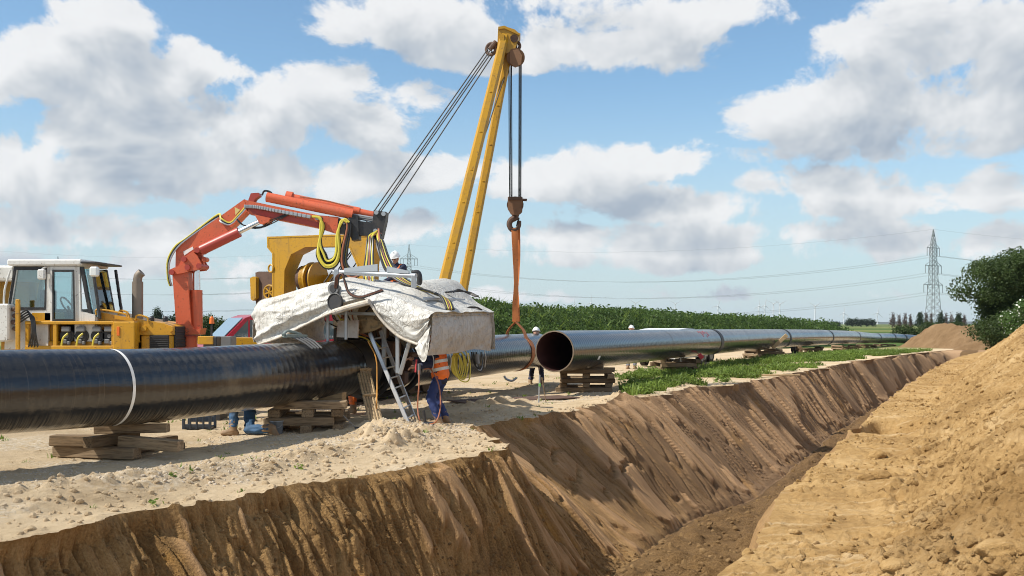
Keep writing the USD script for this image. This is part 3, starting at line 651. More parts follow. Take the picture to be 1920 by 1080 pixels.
# ---------------------------------------------------------------- timber stacks (each beam is a thing)
timber_a, timber_b = wood('weathered_timber', (.30, .215, .13), (.15, .10, .06)), wood('fresh_timber', (.44, .31, .17), (.27, .18, .095))
timber_c = wood('dark_timber', (.20, .135, .075), (.095, .062, .036))
_bk = 0
def beam(c, L, w, h, ang, mat, label, group, tilt=0.0):
    global _bk
    _bk += 1
    g = np.random.default_rng(_bk)
    v = _cham((L / 2, w / 2, h / 2), .012)
    v = v + g.normal(0, .004, v.shape)
    t = UsdGeom.Mesh(obj('timber_beam', (v, _cf), mat, None, False, label=label, cat='timber beam', group=group))
    t.AddTranslateOp().Set(Gf.Vec3d(*map(float, c))); t.AddRotateZOp().Set(math.degrees(ang))
    if tilt: t.AddRotateYOp().Set(math.degrees(tilt))
    return t
LAYER = ['bottom', 'second', 'third', 'fourth', 'fifth', 'top', 'top', 'top']
def stack(cx, cy, ang, layers, where, group, L=1.25, w=.2, h=.125, seed=1, mats=(timber_a, timber_c), z0=0.0, far=False, first_dir=0):
    """layers: number of beams per layer. Alternate layers are turned by a right angle."""
    g = np.random.default_rng(seed); z = z0
    for k, n in enumerate(layers):
        a = ang + (math.pi / 2 if (k + first_dir) % 2 else 0)
        lay = 'bottom' if k == 0 else 'topmost' if k == len(layers) - 1 else LAYER[k]
        for i in range(n):
            o = ((i - (n - 1) / 2) * (L - w) / max(1, n - 1)) if n > 1 else 0.0
            da, dl = g.normal(0, .05), g.normal(0, .07)
            x = cx + dl * math.cos(a) - o * math.sin(a); y = cy + dl * math.sin(a) + o * math.cos(a)
            side = ['nearest', 'middle', 'farthest'][min(2, i if n > 2 else i * 2)] if (k + first_dir) % 2 == 0 else ['rightmost', 'middle', 'leftmost'][min(2, i if n > 2 else i * 2)]
            if n == 1: side = 'single'
            lb = f'timber beam in the stack {where}' if far else f'{side} beam, {lay} layer, timber stack {where}'
            beam((x, y, z + h / 2), L * g.uniform(.92, 1.06), w, h, a + da, mats[g.integers(len(mats))], lb, group)
        z += h + .002
    return z
def wedge(c, ang, L, w, h, mat, label, group=None):
    m = MB().prism([(0, 0), (L, 0), (L, h * .25), (0, h)], lambda x, y: (x, 0, y), (0, w, 0))
    t = UsdGeom.Mesh(m.build('wedge', mat, None, False, label=label, cat='wooden wedge', group=group))
    t.AddTranslateOp().Set(Gf.Vec3d(*map(float, c))); t.AddRotateZOp().Set(math.degrees(ang))
# left stack, laid out by hand
G1 = 'beams under the pipe beside the white ring'
def beam_px(a, b, z0, h, w, mat, label, group):
    """a, b: pixels at the front lower corners, on the level z0."""
    p, q = gnd(*a, z0), gnd(*b, z0); d = unit(q - p); n = np.array([-d[1], d[0], 0]); L = np.linalg.norm(q - p)
    c = (p + q) / 2 + n * w / 2; beam((c[0], c[1], z0 + h / 2), L, w, h, math.atan2(d[1], d[0]), mat, label, group)
z0 = .0
beam_px((97, 857), (250, 862), z0, .155, .2, timber_a, 'long front beam on the ground of the stack below the white ring', G1)
beam_px((170, 835), (330, 845), z0, .10, .2, timber_c, 'flat beam on the ground behind the front beam of the stack below the white ring', G1)
beam((-5.35, 14.55, .078), 1.25, .2, .155, 1.25, timber_c, 'beam on the ground running under the pipe, below the white ring', G1)
beam((-4.98, 13.72, .20), .92, .17, .15, -.22, timber_a, 'short beam angled down to the right of the stack below the white ring', G1, .05)
beam((-6.05, 13.78, .235), .66, .19, .15, -.12, timber_c, 'end-grain beam at the left of the middle layer below the white ring', G1)
beam((-5.6, 13.95, .235), .95, .18, .15, 1.25, timber_c, 'beam pointing under the pipe in the middle layer below the white ring', G1)
beam((-5.36, 14.05, .315 + .06), 1.0, .2, .13, .1, timber_a, 'long topmost beam of the stack below the white ring', G1)
wedge((-4.95, 14.25, .445), 2.9, .42, .16, .17, timber_b, 'pale wedge holding the pipe on the stack below the white ring')
G2 = 'beams of the stack between the kneeling worker and the slatted board'
W2 = 'left of the slatted board'
c2 = (-3.42, 17.35)
zt = stack(c2[0] - .12, c2[1], .12, (3, 3, 3, 2), W2, G2, 1.22, .2, .135, 21, (timber_a, timber_a, timber_c), first_dir=1)
wedge((c2[0] + .5, c2[1] + .2, zt - .06), 2.8, .45, .16, .16, timber_b, 'yellowish wedge on top of the stack behind the slatted board')
# stacks under the long pipe
specs = [(1103, (3, 3, 3, 3, 2), 'under the open pipe end', 'beams under the open pipe end', 1.45, .13), (1268, (2, 4, 2, 2), 'below the red marking of the pipe', 'beams below the red marking', 1.4, .14), (1432, (3, 3, 2, 2), 'with the upright board leaning on it', 'beams of the stack with the leaning board', 1.5, .14),
         (1518, (2, 3, 3, 2), 'fourth along the pipe from its open end', 'beams of the fourth stack', 1.5, .125), (1587, (2, 3, 2, 2), 'fifth along the pipe from its open end', 'beams of the fifth stack', 1.6, .11), (1625, (2, 3, 2), 'sixth along the pipe from its open end', 'beams of the sixth stack', 1.6, .12), (1660, (2, 2, 2), 'seventh along the pipe from its open end', 'beams of the seventh stack', 1.8, .10)]
for i, (px, lay, where, grp, L, h) in enumerate(specs):
    s, c, d = pipe_at(RP, RPs, px)
    z = slope_far(np.array([c[1]]))[0] + (.0 if i < 3 else -.02)
    room = c[2] - PR - z; h = min(h, room / len(lay))
    ang = -.06 if i == 0 else .1 * ((i * 7) % 5 - 2) + .1
    zt = stack(c[0] - .05, c[1] + .05, ang, lay, where, grp, L, .19, h - .002, 40 + i, (timber_a, timber_c) if i % 2 else (timber_a, timber_a, timber_c), z0=z, far=i > 3, first_dir=0)
    if i == 0:
        wedge((c[0] + .42, c[1] - .1, zt - .02), math.pi - .2, .5, .2, .16, timber_a, 'wedge on the right of the stack under the open pipe end')
# loose bits: leaning board on the third stack, small beams on the ground
s, c, d = pipe_at(RP, RPs, 1440)
m = MB().bar((c[0] + .05, c[1] - .75, .55), (c[0] + .85, c[1] - .65, 1.25), .2, .07, up=(0, 1, 0)); m.build('leaning_board', timber_b, None, label='board leaning upright against the pipe on the third timber stack', cat='board')
G3 = 'loose timber beside the third stack'
beam((*gnd(1357, 685)[:2], .08), 1.1, .2, .15, .5, timber_b, 'loose timber beam on the gravel left of the third stack', G3)
beam((*gnd(1385, 690)[:2], .06), .9, .18, .11, -.3, timber_a, 'loose flat timber just left of the third stack', G3)
beam((*gnd(1440, 706)[:2], .05), 2.2, .2, .06, .0, timber_b, 'long pale plank lying in the grass before the third stack', None)
# ---------------------------------------------------------------- machines
yellow = plain('yellow_paint', (.54, .27, .012), .42, 0, .42, (.20, .12, .05), 2.2, .003)
mustard = plain('mustard_paint', (.44, .23, .008), .42, 0, .42, (.17, .11, .045), 1.8, .003)
cabwhite = plain('cab_white_paint', (.66, .655, .62), .45, 0, .4, (.34, .29, .22), 2.6, .002)
orange = plain('orange_red_paint', (.60, .115, .045), .42, 0, .4, (.26, .09, .05), 2.4, .003)
darkred = plain('darkened_red_paint', (.36, .045, .03), .45, 0, .45, (.16, .05, .03), 3)
black = plain('black_metal', (.022, .022, .024), .5, 0, .4, (.11, .09, .07), 4)
rubber = plain('black_rubber', (.018, .018, .019), .6, 0, .25, (.12, .1, .08), 8)
rust = plain('rusty_metal', (.11, .062, .042), .75, 0, .6, (.05, .03, .022), 3, .004)
galv = plain('galvanised_steel', (.40, .42, .44), .42, .55, .3, (.28, .27, .25), 6)
chrome = plain('chrome_rod', (.75, .76, .78), .15, 1.0, .05)
alu = plain('aluminium', (.55, .55, .55), .38, .75, .3, (.35, .32, .28), 6)
dark = plain('dark_interior', (.03, .03, .032), .7, 0, .2)
hose_y = plain('yellow_hose', (.62, .52, .06), .5, 0, .25, (.2, .16, .05), 9)
hose_r = plain('red_brown_hose', (.34, .12, .06), .5, 0, .25)
hose_k = plain('black_hose', (.016, .016, .017), .42, 0, .15)
pane = glass('window_glass', (.62, .78, .80), .14)
crawler = plain('track_steel', (.13, .10, .075), .7, .3, .6, (.3, .23, .15), 4, .004)
seat_m = plain('seat_fabric', (.05, .06, .09), .8)
lens = plain('amber_lens', (.75, .16, .02), .25, 0, .05)
lampglass = plain('lamp_glass', (.7, .72, .7), .12, 0, .1)
ropem = plain('wire_rope', (.035, .034, .034), .5, .3, .2)

def crawler_track(parent, p, d, L, H, W, mat=crawler):
    """A crawler track: p = its near lower middle, d = its direction. Shoes are parts."""
    d = unit(np.array([d[0], d[1], 0])); n = np.array([-d[1], d[0], 0]); r = H / 2
    C = np.asarray(p, float) + np.array([0, 0, r])
    MB().prism(sg.LineString([(-L / 2 + r, 0), (L / 2 - r, 0)]).buffer(r * .78, 8), lambda x, y: C + d * x + np.array([0, 0, y]) - n * W * .36, n * W * .72).build('track_frame', black, parent)
    per = 2 * (L - 2 * r) + 2 * math.pi * r; k = int(per / .2)
    for i in range(k):
        s = i * per / k; st = L - 2 * r
        if s < st: x, z, a = -st / 2 + s, -r, 0
        elif s < st + math.pi * r: t = (s - st) / r; x, z, a = st / 2 + r * math.sin(t), -r * math.cos(t), t
        elif s < 2 * st + math.pi * r: x, z, a = st / 2 - (s - st - math.pi * r), r, math.pi
        else: t = (s - 2 * st - math.pi * r) / r; x, z, a = -st / 2 - r * math.sin(t), r * math.cos(t), math.pi + t
        Rm = np.stack([d * math.cos(a) + np.array([0, 0, math.sin(a)]), n, -d * math.sin(a) + np.array([0, 0, math.cos(a)])], 1)
        MB().box(C + d * x + np.array([0, 0, z]), (.175, W, .05), Rm).box(C + d * x + np.array([0, 0, z]) - Rm[:, 2] * .04 + Rm[:, 0] * .06, (.03, W, .05), Rm).build('track_shoe', mat, parent, False)
    for i in range(5):
        x = (-.5 + (i + .5) / 5) * (L - 2 * r) ; c = C + d * x + np.array([0, 0, -r * .52]) - n * W * .37
        MB().cyl(c, c - n * .05, r * .34, n=16).build('roller', crawler, parent)

# ---- yellow tractor with the white cab (heading right)
TY = 19.3
T = thing('crawler_tractor', 'yellow crawler tractor with white cab and open row of welding sets, behind the pipe', 'tractor', (0, 0, 0))
def t(px, py, dy=0.0): p = at(px, py, TY); return p + np.array([0, dy, 0])
def plate(pts, dy, th): return MB().prism(pts, lambda x, y: t(x, y, dy), (0, th, 0))
def rbox(x0, y0, x1, y1, dy, th, ch=.02):
    a, b = t(x0, y1, dy), t(x1, y0, dy); return MB().box((a + b) / 2 + np.array([0, th / 2, 0]), (b[0] - a[0], th, b[2] - a[2]), ch=ch)
CW = 1.2
rbox(0, 640, 258, 700, .02, 2.2).build('chassis', yellow, T)
crawler_track(T, t(60, 786, .35) * (1, 1, 0) + (0, 0, .02), (1, 0), 4.6, 1.05, .6); crawler_track(T, t(60, 786, 2.2) * (1, 1, 0) + (0, 0, .02), (1, 0), 4.6, 1.05, .6)
# cab: frame of pillars and panels, open to the glass
cab = MB()
for pts in ([(10, 600), (26, 500), (33, 500), (18, 600)], [(84, 600), (86, 500), (97, 500), (95, 600)], [(141, 606), (140, 500), (149, 500), (152, 606)]): cab.prism(pts, lambda x, y: t(x, y, 0), (0, .07, 0)); cab.prism(pts, lambda x, y: t(x, y, CW - .07), (0, .07, 0))
cab.prism([(8, 655), (12, 578), (90, 578), (90, 655)], lambda x, y: t(x, y, .003), (0, .06, 0))
cab.prism([(140, 584), (152, 584), (178, 590), (176, 640), (140, 640)], lambda x, y: t(x, y, .003), (0, .06, 0))
cab.prism([(8, 655), (12, 578), (150, 578), (176, 590), (176, 655)], lambda x, y: t(x, y, CW - .06), (0, .06, 0))
cab.box((t(150, 612) + t(178, 612)) / 2 + np.array([.13, CW / 2, 0]), (.06, CW - .1, .55))
cab.build('cab_body', cabwhite, T)
rf = MB(); a = t(20, 496); b = t(150, 496); rf.box((a + b) / 2 + np.array([0, CW / 2, .04]), (b[0] - a[0] + .1, CW + .12, .13), ch=.05); rf.build('cab_roof', cabwhite, T)
vis = MB(); vis.box(b + np.array([.12, CW / 2, .04]), (.42, CW + .1, .035)); vis.build('roof_visor', black, T)
for dy in (.04, CW - .04):
    MB().bar(t(152, 500, dy), t(170, 598, dy), .07, .07, up=(0, 1, 0)).bar(t(172, 500, dy), t(186, 598, dy), .05, .06, up=(0, 1, 0)).build('front_pillar', black, T)
g0 = plate([(30, 502), (86, 502), (84, 578), (17, 578)], .03, .012); w_ = g0.build('side_window', pane, T)
MB().prism(sg.Polygon([(26, 500), (88, 500), (86, 581), (14, 581)]).difference(sg.Polygon([(31, 506), (85, 506), (83, 576), (20, 576)])), lambda x, y: t(x, y, -.006), (0, .02, 0)).build('window_seal', rubber, w_)
dr_ = MB().prism(sg.Polygon([(95, 500), (142, 500), (144, 606), (95, 606)]).difference(sg.Polygon([(101, 508), (138, 508), (140, 600), (101, 600)])), lambda x, y: t(x, y, -.02), (0, .05, 0)).build('door', cabwhite, T)
MB().prism(sg.Polygon([(99, 506), (140, 506), (142, 602), (99, 602)]).difference(sg.Polygon([(102, 510), (137, 510), (139, 598), (102, 598)])), lambda x, y: t(x, y, -.028), (0, .02, 0)).build('door_seal', rubber, dr_)
plate([(101, 508), (138, 508), (140, 600), (101, 600)], 0, .01).build('door_pane', pane, dr_)
MB().bar(t(143, 573, -.05), t(143, 590, -.05), .03, .03).build('door_handle', black, dr_)
wp = t(176, 506); MB().prism([(0, 0), (1, 0), (1, 1), (0, 1)], lambda x, y: t(154 + 17 * y, 504 + 92 * y, .12 + (CW - .24) * x) + (0.02, 0, 0), (.012, 0, 0)).build('windscreen', pane, T)
plate([(154, 504), (172, 504), (186, 594), (171, 594)], .05, .01).build('quarter_window', pane, T)
MB().box(t(60, 590, .9), (.5, .55, .12)).box(t(50, 570, .9), (.12, .5, .6)).build('seat', seat_m, T)
MB().ring(t(92, 572, .8), (1, 0, .6), .2, .018).bar(t(92, 572, .8), t(110, 610, .8), .04, .04).build('steering_wheel', black, T)
MB().bar(t(115, 602, .5), t(118, 555, .5), .03, .03).ball(t(118, 552, .5), .045).build('lever', black, T)
MB().box(t(83, 515, -.1), (.14, .1, .2), ch=.03).bar(t(88, 500, 0), t(83, 505, -.1), .03, .03).build('mirror', cabwhite, T)
MB().box(t(182, 510, -.12), (.16, .13, .19), ch=.03).bar(t(172, 503, 0), t(180, 503, -.1), .03, .03).build('work_lamp', lampglass, T)
MB().tube([t(9, 586, -.03), t(11, 545, -.05), t(22, 506, -.05)], .02).build('grab_rail', cabwhite, T)
MB().cyl(t(83, 494, .6), t(82, 477, .6), .008, n=6).build('aerial', black, T)
# rear white body behind the cab, yellow inside
rbox(-90, 497, 21, 525, .1, 1.6, .04).build('rear_canopy', cabwhite, T); rbox(-90, 523, 14, 600, .9, .5).build('rear_tank', mustard, T)
wb = rbox(-60, 570, 27, 640, -.22, .5, .03).build('control_box', cabwhite, T)
for i, (qx, qy) in enumerate(((33, 580), (35, 592), (32, 604), (35, 616))): MB().ball(t(qx, qy, -.12), .055, 1, (1.2, 1, .9)).cyl(t(qx - 4, qy, -.1), t(qx + 6, qy + 3, -.16), .03, n=8).build('valve', rust, T)
MB().bar(t(45.5, 655, -.25), t(45.5, 562, -.25), .075, .06, up=(0, 1, 0)).build('corner_post', yellow, T)
for k in range(4): MB().tube([t(40, 590 + 5 * k, -.1), t(60 + 3 * k, 584 + 3 * k, -.16), t(70 + 2 * k, 620 + 2 * k, -.2), t(58 + 6 * k, 652, -.1)], .017, 6).build('hose', hose_k, T)
# platform with the three welding sets
rbox(52, 602, 218, 608, -.12, 1.1, .01).build('platform_roof', yellow, T)
rbox(52, 648, 218, 655, -.12, 1.1, .01).build('platform_floor', yellow, T)
for x in (54, 106, 215): rbox(x - 2, 604, x + 5, 652, -.11, .08, .01).build('platform_post', yellow, T)
rbox(60, 606, 216, 652, .75, .05, .005).build('platform_back', dark, T); rbox(58, 585, 104, 604, .0, .4).build('tool_tray', yellow, T)
rbox(60, 607, 103, 652, .1, .5).build('side_panel', yellow, T)
for i, x in enumerate((126, 154, 184, 206)):
    ws = MB().cyl(t(x, 630, -.02), t(x, 630, .6), .135, n=20).cyl(t(x, 630, -.03), t(x, 630, -.02), .10, n=16).build('welding_set', dark, T)
    MB().box(t(x, 617, -.05), (.16, .08, .1)).box(t(x - 3, 640, -.05), (.1, .06, .09)).box(t(x + 5, 643, -.05), (.06, .06, .07)).cyl(t(x, 630, -.04), t(x, 630, -.03), .04, n=10).build('connector', plain('dull_grey', (.16, .16, .16), .5), ws)
    if i < 3: MB().tube([t(x + 5, 625, -.09), t(x - 2, 634, -.13), t(x - 7, 650, -.08), t(x - 6, 664, -.05)], .018, 6).build('yellow_cable', hose_y, ws)
rbox(218, 603, 258, 655, -.16, .9, .015).build('tool_cupboard', yellow, T)
MB().box(t(228, 621, -.165), (.05, .02, .17)).build('cupboard_latch', lens, T)
# hood and nose
hd = MB().prism([(164, 584), (176, 584), (240, 596), (300, 606), (318, 612), (318, 628), (258, 628), (258, 640), (160, 640)], lambda x, y: t(x, y, .12), (0, 1.35, 0)); hd.build('hood', yellow, T)
rbox(259, 628, 316, 700, .12, 1.35, .03).build('nose', yellow, T)
gr = rbox(277, 629, 313, 654, .095, .03, .004).build('grille', dark, T)
for k in range(7): rbox(277, 630 + 3.5 * k, 313, 631.2 + 3.5 * k, .075, .03, .003).build('grille_bar', black, gr)
fx = t(316, 628)[0]
gr2 = MB().box((fx + .012, TY + .8, 1.55), (.02, 1.0, .5)).build('front_grille', dark, T)
for k in range(7): MB().box((fx + .03, TY + .8, 1.34 + .07 * k), (.02, 1.0, .02)).build('grille_bar', black, gr2)
for (x, y) in ((267, 616), (317, 617)): MB().cyl(t(x, y, .05), t(x, y, .16), .055, n=16).build('headlight', yellow, T)
for x in (274, 300): MB().cyl(t(x, 603, .3), t(x, 598, .3), .05, n=12).ball(t(x, 597, .3), .05, 1).build('filler_cap', black, T)
MB().tube([t(178, 590, .05), t(182, 580, .05), t(230, 588, .05), t(237, 594, .05)], .018).build('hand_rail', yellow, T)
MB().tube([t(214, 590, .2), t(218, 582, .2), t(232, 586, .2), t(236, 600, .2)], .018).build('hand_rail', yellow, T)
MB().tube([t(250, 600, .1), t(254, 591, .1), t(272, 595, .1), t(274, 604, .1)], .018).build('hand_rail', yellow, T)
ex = MB().cyl(t(238, 600, .55), t(238, 526, .55), .105, n=20); p = spline([t(238, 527, .55), t(238, 521, .55), t(240, 514, .55), t(246, 508, .55)], 4)
ex.raw(*tube_mesh(p, .085, 18)); ex.build('exhaust_stack', plain('exhaust_metal', (.24, .20, .16), .55, .5, .5, (.12, .07, .04)), T)

# ---- orange loader crane
CY = 20.4
C = thing('loader_crane', 'orange red loader crane reaching over to hold the shelter, hoses draped along its arm', 'crane')
def z2(zx, zy, dy=0.0): return at(280 + zx / 3, 340 + zy / 3, CY) + np.array([0, dy, 0])
def cp(pts, dy, th): return MB().prism(pts, lambda x, y: z2(x, y, dy), (0, th, 0))
pb = z2(222, 930); MB().cyl(pb * (1, 1, 0) + (0, 0, .55), z2(222, 868), .17, n=24).build('slewing_column', orange, C)
MB().cyl(z2(222, 872), z2(222, 866), .235, n=24).build('column_collar', darkred, C)
MB().box(pb * (1, 1, 0) + (0, 0, .45), (1.3, 1.2, .25)).box(pb * (1, 1, 0) + (0, 0, .2), (.5, .6, .4)).build('crane_base', black, C)
for sx in (-1, 1): MB().cyl(pb * (1, 1, 0) + (sx * .6, .6, 0), pb * (1, 1, 0) + (sx * .6, .6, .6), .06).cyl(pb * (1, 1, 0) + (sx * .6, .6, 0), pb * (1, 1, 0) + (sx * .6, .6, .04), .16).build('support_leg', black, C)
cp([(165, 806), (165, 856), (205, 862), (298, 862), (306, 826), (272, 836), (244, 800)], -.2, .40).build('column_foot', orange, C)
cp([(143, 515), (226, 505), (250, 810), (166, 812)], -.16, .32).build('column', orange, C)
MB().cyl(z2(268, 835), z2(266, 612), .115, n=20).build('lift_cylinder', orange, C)
MB().cyl(z2(266, 612), z2(264, 492), .072, n=18).build('lift_rod', chrome, C)
for dy in (-.21, .16): cp([(133, 500), (160, 488), (205, 470), (228, 432), (262, 398), (285, 420), (312, 470), (306, 500), (240, 508), (225, 515), (146, 530)], dy, .05).build('knuckle_plate', orange, C)
for q in ((148, 515), (236, 488), (290, 392), (216, 442), (300, 480)): MB().cyl(z2(*q, -.26), z2(*q, .26), .055, n=14).build('pin', darkred, C)
MB().bar(z2(300, 485), z2(285, 400), .1, .1, up=(0, 1, 0)).cyl(z2(316, 440, -.1), z2(316, 440, .1), .05).bar(z2(316, 440), z2(285, 455), .05, .05).build('link_lever', orange, C)
cp([(163, 392), (200, 350), (545, 105), (566, 168), (470, 268), (395, 330), (300, 372), (268, 400), (226, 445), (205, 480), (160, 492)], -.15, .30).build('main_arm', orange, C)
cp([(205, 398), (258, 370), (262, 385), (210, 420)], -.156, .004).build('white_sticker', white_paint, C)
cp([(492, 150), (522, 165), (496, 196)], -.156, .004).build('warning_sticker', plain('pale_yellow', (.62, .5, .2), .5), C)
MB().cyl(z2(312, 392, -.22), z2(522, 290, -.22), .105, n=20).build('arm_cylinder', darkred, C)
MB().cyl(z2(520, 291, -.22), z2(645, 228, -.22), .05, n=16).build('arm_rod', chrome, C)
cp([(612, 195), (700, 215), (690, 235), (655, 250), (640, 245)], -.3, .3).build('rod_bracket', orange, C)
cp([(545, 108), (600, 120), (960, 195), (1070, 205), (1062, 298), (960, 266), (740, 222), (610, 196), (566, 186)], -.15, .30).build('outer_arm', orange, C)
cp([(560, 150), (960, 236), (958, 262), (740, 219), (600, 190)], -.165, .01).build('arm_flange', darkred, C)
cp([(578, 70), (622, 68), (626, 84), (604, 100), (590, 120), (560, 118)], -.1, .2).build('arm_tip_bracket', darkred, C)
MB().cyl(z2(668, 92, -.1), z2(1150, 190, -.1), .1, n=20).build('extension_cylinder', orange, C)
MB().cyl(z2(770, 84, .08), z2(1180, 168, .08), .085, n=20).cyl(z2(765, 84, .08), z2(800, 90, .08), .12, n=16).build('extension_cylinder', orange, C)
MB().cyl(z2(1150, 165, .08), z2(1272, 190, .08), .075, n=16).build('extension_rod', orange, C)
for k in range(3): MB().cyl(z2(1150, 188 + 8 * k, -.05 + .05 * k), z2(1268, 207 + 10 * k, -.05 + .05 * k), .02, n=8).build('pipe_line', galv, C)
MB().tube([z2(640, 82, -.1), z2(655, 58, -.1), z2(690, 66, -.1), z2(700, 95, -.1)], .02, 6).build('hose', hose_k, C); MB().tube([z2(850, 88, -.05), z2(1000, 112, -.05), z2(1150, 150, -.05)], .015, 6).build('hose', hose_r, C)
cp([(1062, 212), (1270, 236), (1266, 312), (1060, 294)], -.13, .26).build('extension_beam', black, C)
cp([(1130, 185), (1180, 195), (1186, 330), (1146, 336), (1136, 300)], -.17, .34).build('beam_collar', black, C)
cp([(1270, 168), (1340, 178), (1334, 228), (1312, 322), (1266, 300), (1262, 240)], -.2, .40).build('arm_head', black, C)
for q in ((1285, 182), (1325, 190), (1280, 285), (1105, 236)): MB().cyl(z2(*q, -.24), z2(*q, -.19), .045, n=12).build('bolt', galv, C)
# hose guard and hoses
for q in np.linspace(0, 1, 26):
    p = spline([z2(550, 148, -.2), z2(620, 152, -.2), z2(760, 178, -.2), z2(970, 216, -.2)], 9); i = int(q * (len(p) - 2)); MB().bar(p[i], p[i] * .1 + p[i + 1] * .9, .07, .1, up=(0, 1, 0)).build('guard_link', galv, C)
for k in range(3):
    o = 5 * k; MB().tube([z2(128 + o, 590, -.12), z2(118 + o, 545, -.15), z2(120 + o, 450 + o, -.18), z2(160 + o, 372 + o, -.18), z2(230 + o, 318, -.16), z2(390, 192 + 2 * o, -.1), z2(420, 215 + 2 * o, -.2), z2(470, 238 + o, -.2), z2(520, 190 + o, -.2), z2(556, 150 + o, -.2)], .019, 6).build('hose', (hose_y, hose_k, galv)[k], C)
for k in range(2): MB().tube([z2(200, 340 + 8 * k, -.05), z2(300, 262 + 8 * k, -.05), z2(395, 192 + 8 * k, -.05)], .035, 8).build('hose_sleeve', hose_k, C)
for k in range(3): MB().tube([z2(500, 210, -.2), z2(540 + 10 * k, 250 + 5 * k, -.22), z2(640, 262 + 3 * k, -.22), z2(700 + 20 * k, 225, -.22), z2(810, 180, -.18)], .011, 6).build('hose', hose_k, C)
for k in range(7):
    o = 9 * k; d_ = -.2 - .04 * (k % 3); m_ = (hose_k, hose_y, hose_y, hose_k, hose_k, hose_y, hose_k)[k]
    MB().tube([z2(930, 205, d_), z2(962 + o * .35, 214, d_), z2(985 - o * .4 + 10, 260, d_), z2(962 + o * .3, 360, d_), z2(955 + o * .9, 430 - o * .3, d_), z2(1000 + o * .3, 492 - o * .9, d_), z2(1060 - o * .3, 478 - o * .8, d_), z2(1088 - o * .55, 400, d_), z2(1078 - o * .2, 300, d_), z2(1085 + o * .5, 232 - o * .2, d_), z2(1120 + o * .4, 238, d_)], .022, 7, 7).build('hose', m_, C)
for k in range(6):
    o = 7 * k; d_ = -.24 - .03 * (k % 2); m_ = (hose_k, hose_r, hose_k, hose_k, hose_y, hose_k)[k]
    MB().tube([z2(1090 + o * .5, 232, d_), z2(1112 + o * .6, 236, d_), z2(1120 + o * .7, 270, d_), z2(1092 + o, 390, d_), z2(1090 + o, 470, d_), z2(1110 + o * 2, 530 - o * .2, d_), z2(1150 + o, 552 - o, d_), z2(1200, 528 - o, d_)], .02, 7, 7).build('hose', m_, C)

# ---- pipelayer: A-shaped boom over the pipe
PL = thing('pipelayer', 'mustard yellow pipelayer with tall A-shaped boom leaning over the pipe', 'pipelayer')
hd_ = unit(np.array([.43, .9, 0])); pw = np.array([hd_[1], -hd_[0], 0])
O = np.array([-5.0, 26.4, 0]); near = np.array([-3.1, 24.6, 0])
crawler_track(PL, near, hd_, 4.7, 1.1, .62); crawler_track(PL, near - pw * 2.3, hd_, 4.7, 1.1, .62)
ctr = near - pw * 1.15
Rp = np.stack([hd_, -pw, np.array([0, 0, 1.0])], 1)
MB().box(ctr + (0, 0, .95), (3.6, 1.7, .7), Rp).build('main_body', mustard, PL)
MB().box(near + (0, 0, 1.2) - pw * .1, (2.6, .8, .12), Rp).build('track_deck', mustard, PL)
def pz(zx, zy, off=0.0): return onplane(280 + zx / 3, 340 + zy / 3, O, pw) + hd_ * off
def pp(poly, off, th): return MB().prism(poly, lambda x, y: pz(x, y, off), hd_ * th)
por = sg.Polygon([(667, 315), (1030, 303), (1242, 308), (1240, 380), (1226, 470), (1222, 925), (1172, 925), (1172, 470), (1128, 372), (1090, 362), (876, 366), (795, 408), (757, 500), (748, 925), (694, 925), (696, 405), (668, 372)])
pp(por, 0, .55).build('gantry', mustard, PL)
MB().prism(por.buffer(4).difference(por.buffer(-5)), lambda x, y: pz(x, y, -.012), hd_ * .024).build('gantry_rim', mustard, PL)
MB().ring(pz(684, 490), pw * .2 + hd_, .1, .025).build('lifting_eye', mustard, PL)
pp([(580, 512), (600, 506), (695, 506), (695, 720), (584, 720)], .12, .9).build('counterweight', rust, PL)
pp([(566, 545), (584, 535), (600, 540), (600, 655), (580, 672), (570, 660)], .0, .35).build('bracket', mustard, PL)
m = MB().ring(pz(670, 624, .05), hd_, .19, .03); [m.bar(pz(670, 624, .05) + .18 * (pw * math.cos(a_) + np.array([0, 0, math.sin(a_)])), pz(670, 624, .05) - .18 * (pw * math.cos(a_) + np.array([0, 0, math.sin(a_)])), .04, .04) for a_ in (.3, 1.35, 2.4)]; m.build('hand_wheel', mustard, PL)
drum = MB().cyl(pz(800, 545, .5), pz(885, 545, .5), .36, n=28); drum.build('winch_drum', rust, PL)
m = MB(); [m.ring(pz(822 + 4.5 * k, 545, .5), pw, .375, .016, 24, 5) for k in range(8)]; m.build('drum_rope', mustard, PL)
MB().cyl(pz(850, 545, .5), pz(858, 545, .5), .46, n=28).cyl(pz(882, 545, .5), pz(888, 545, .5), .46, n=28).build('drum_flange', mustard, PL)
pp([(885, 520), (1010, 510), (1036, 540), (1034, 600), (960, 580), (900, 610), (870, 600)], .7, .3).build('winch_frame', mustard, PL)
for k in range(4): MB().cyl(pz(900 + 30 * k, 590, .6), pz(960 + 30 * k, 520, .6), .035, n=8).build('linkage', mustard, PL)
MB().box(pz(1290, 800, .3), (.9, 1.0, .5), Rp).build('operator_platform', mustard, PL)
pp([(1040, 560), (1230, 560), (1230, 780), (1040, 780)], 1.2, .6).build('engine_cover', mustard, PL)
pp([(1240, 600), (1330, 600), (1330, 700), (1240, 700)], 1.0, .05).build('seat_back', rust, PL)
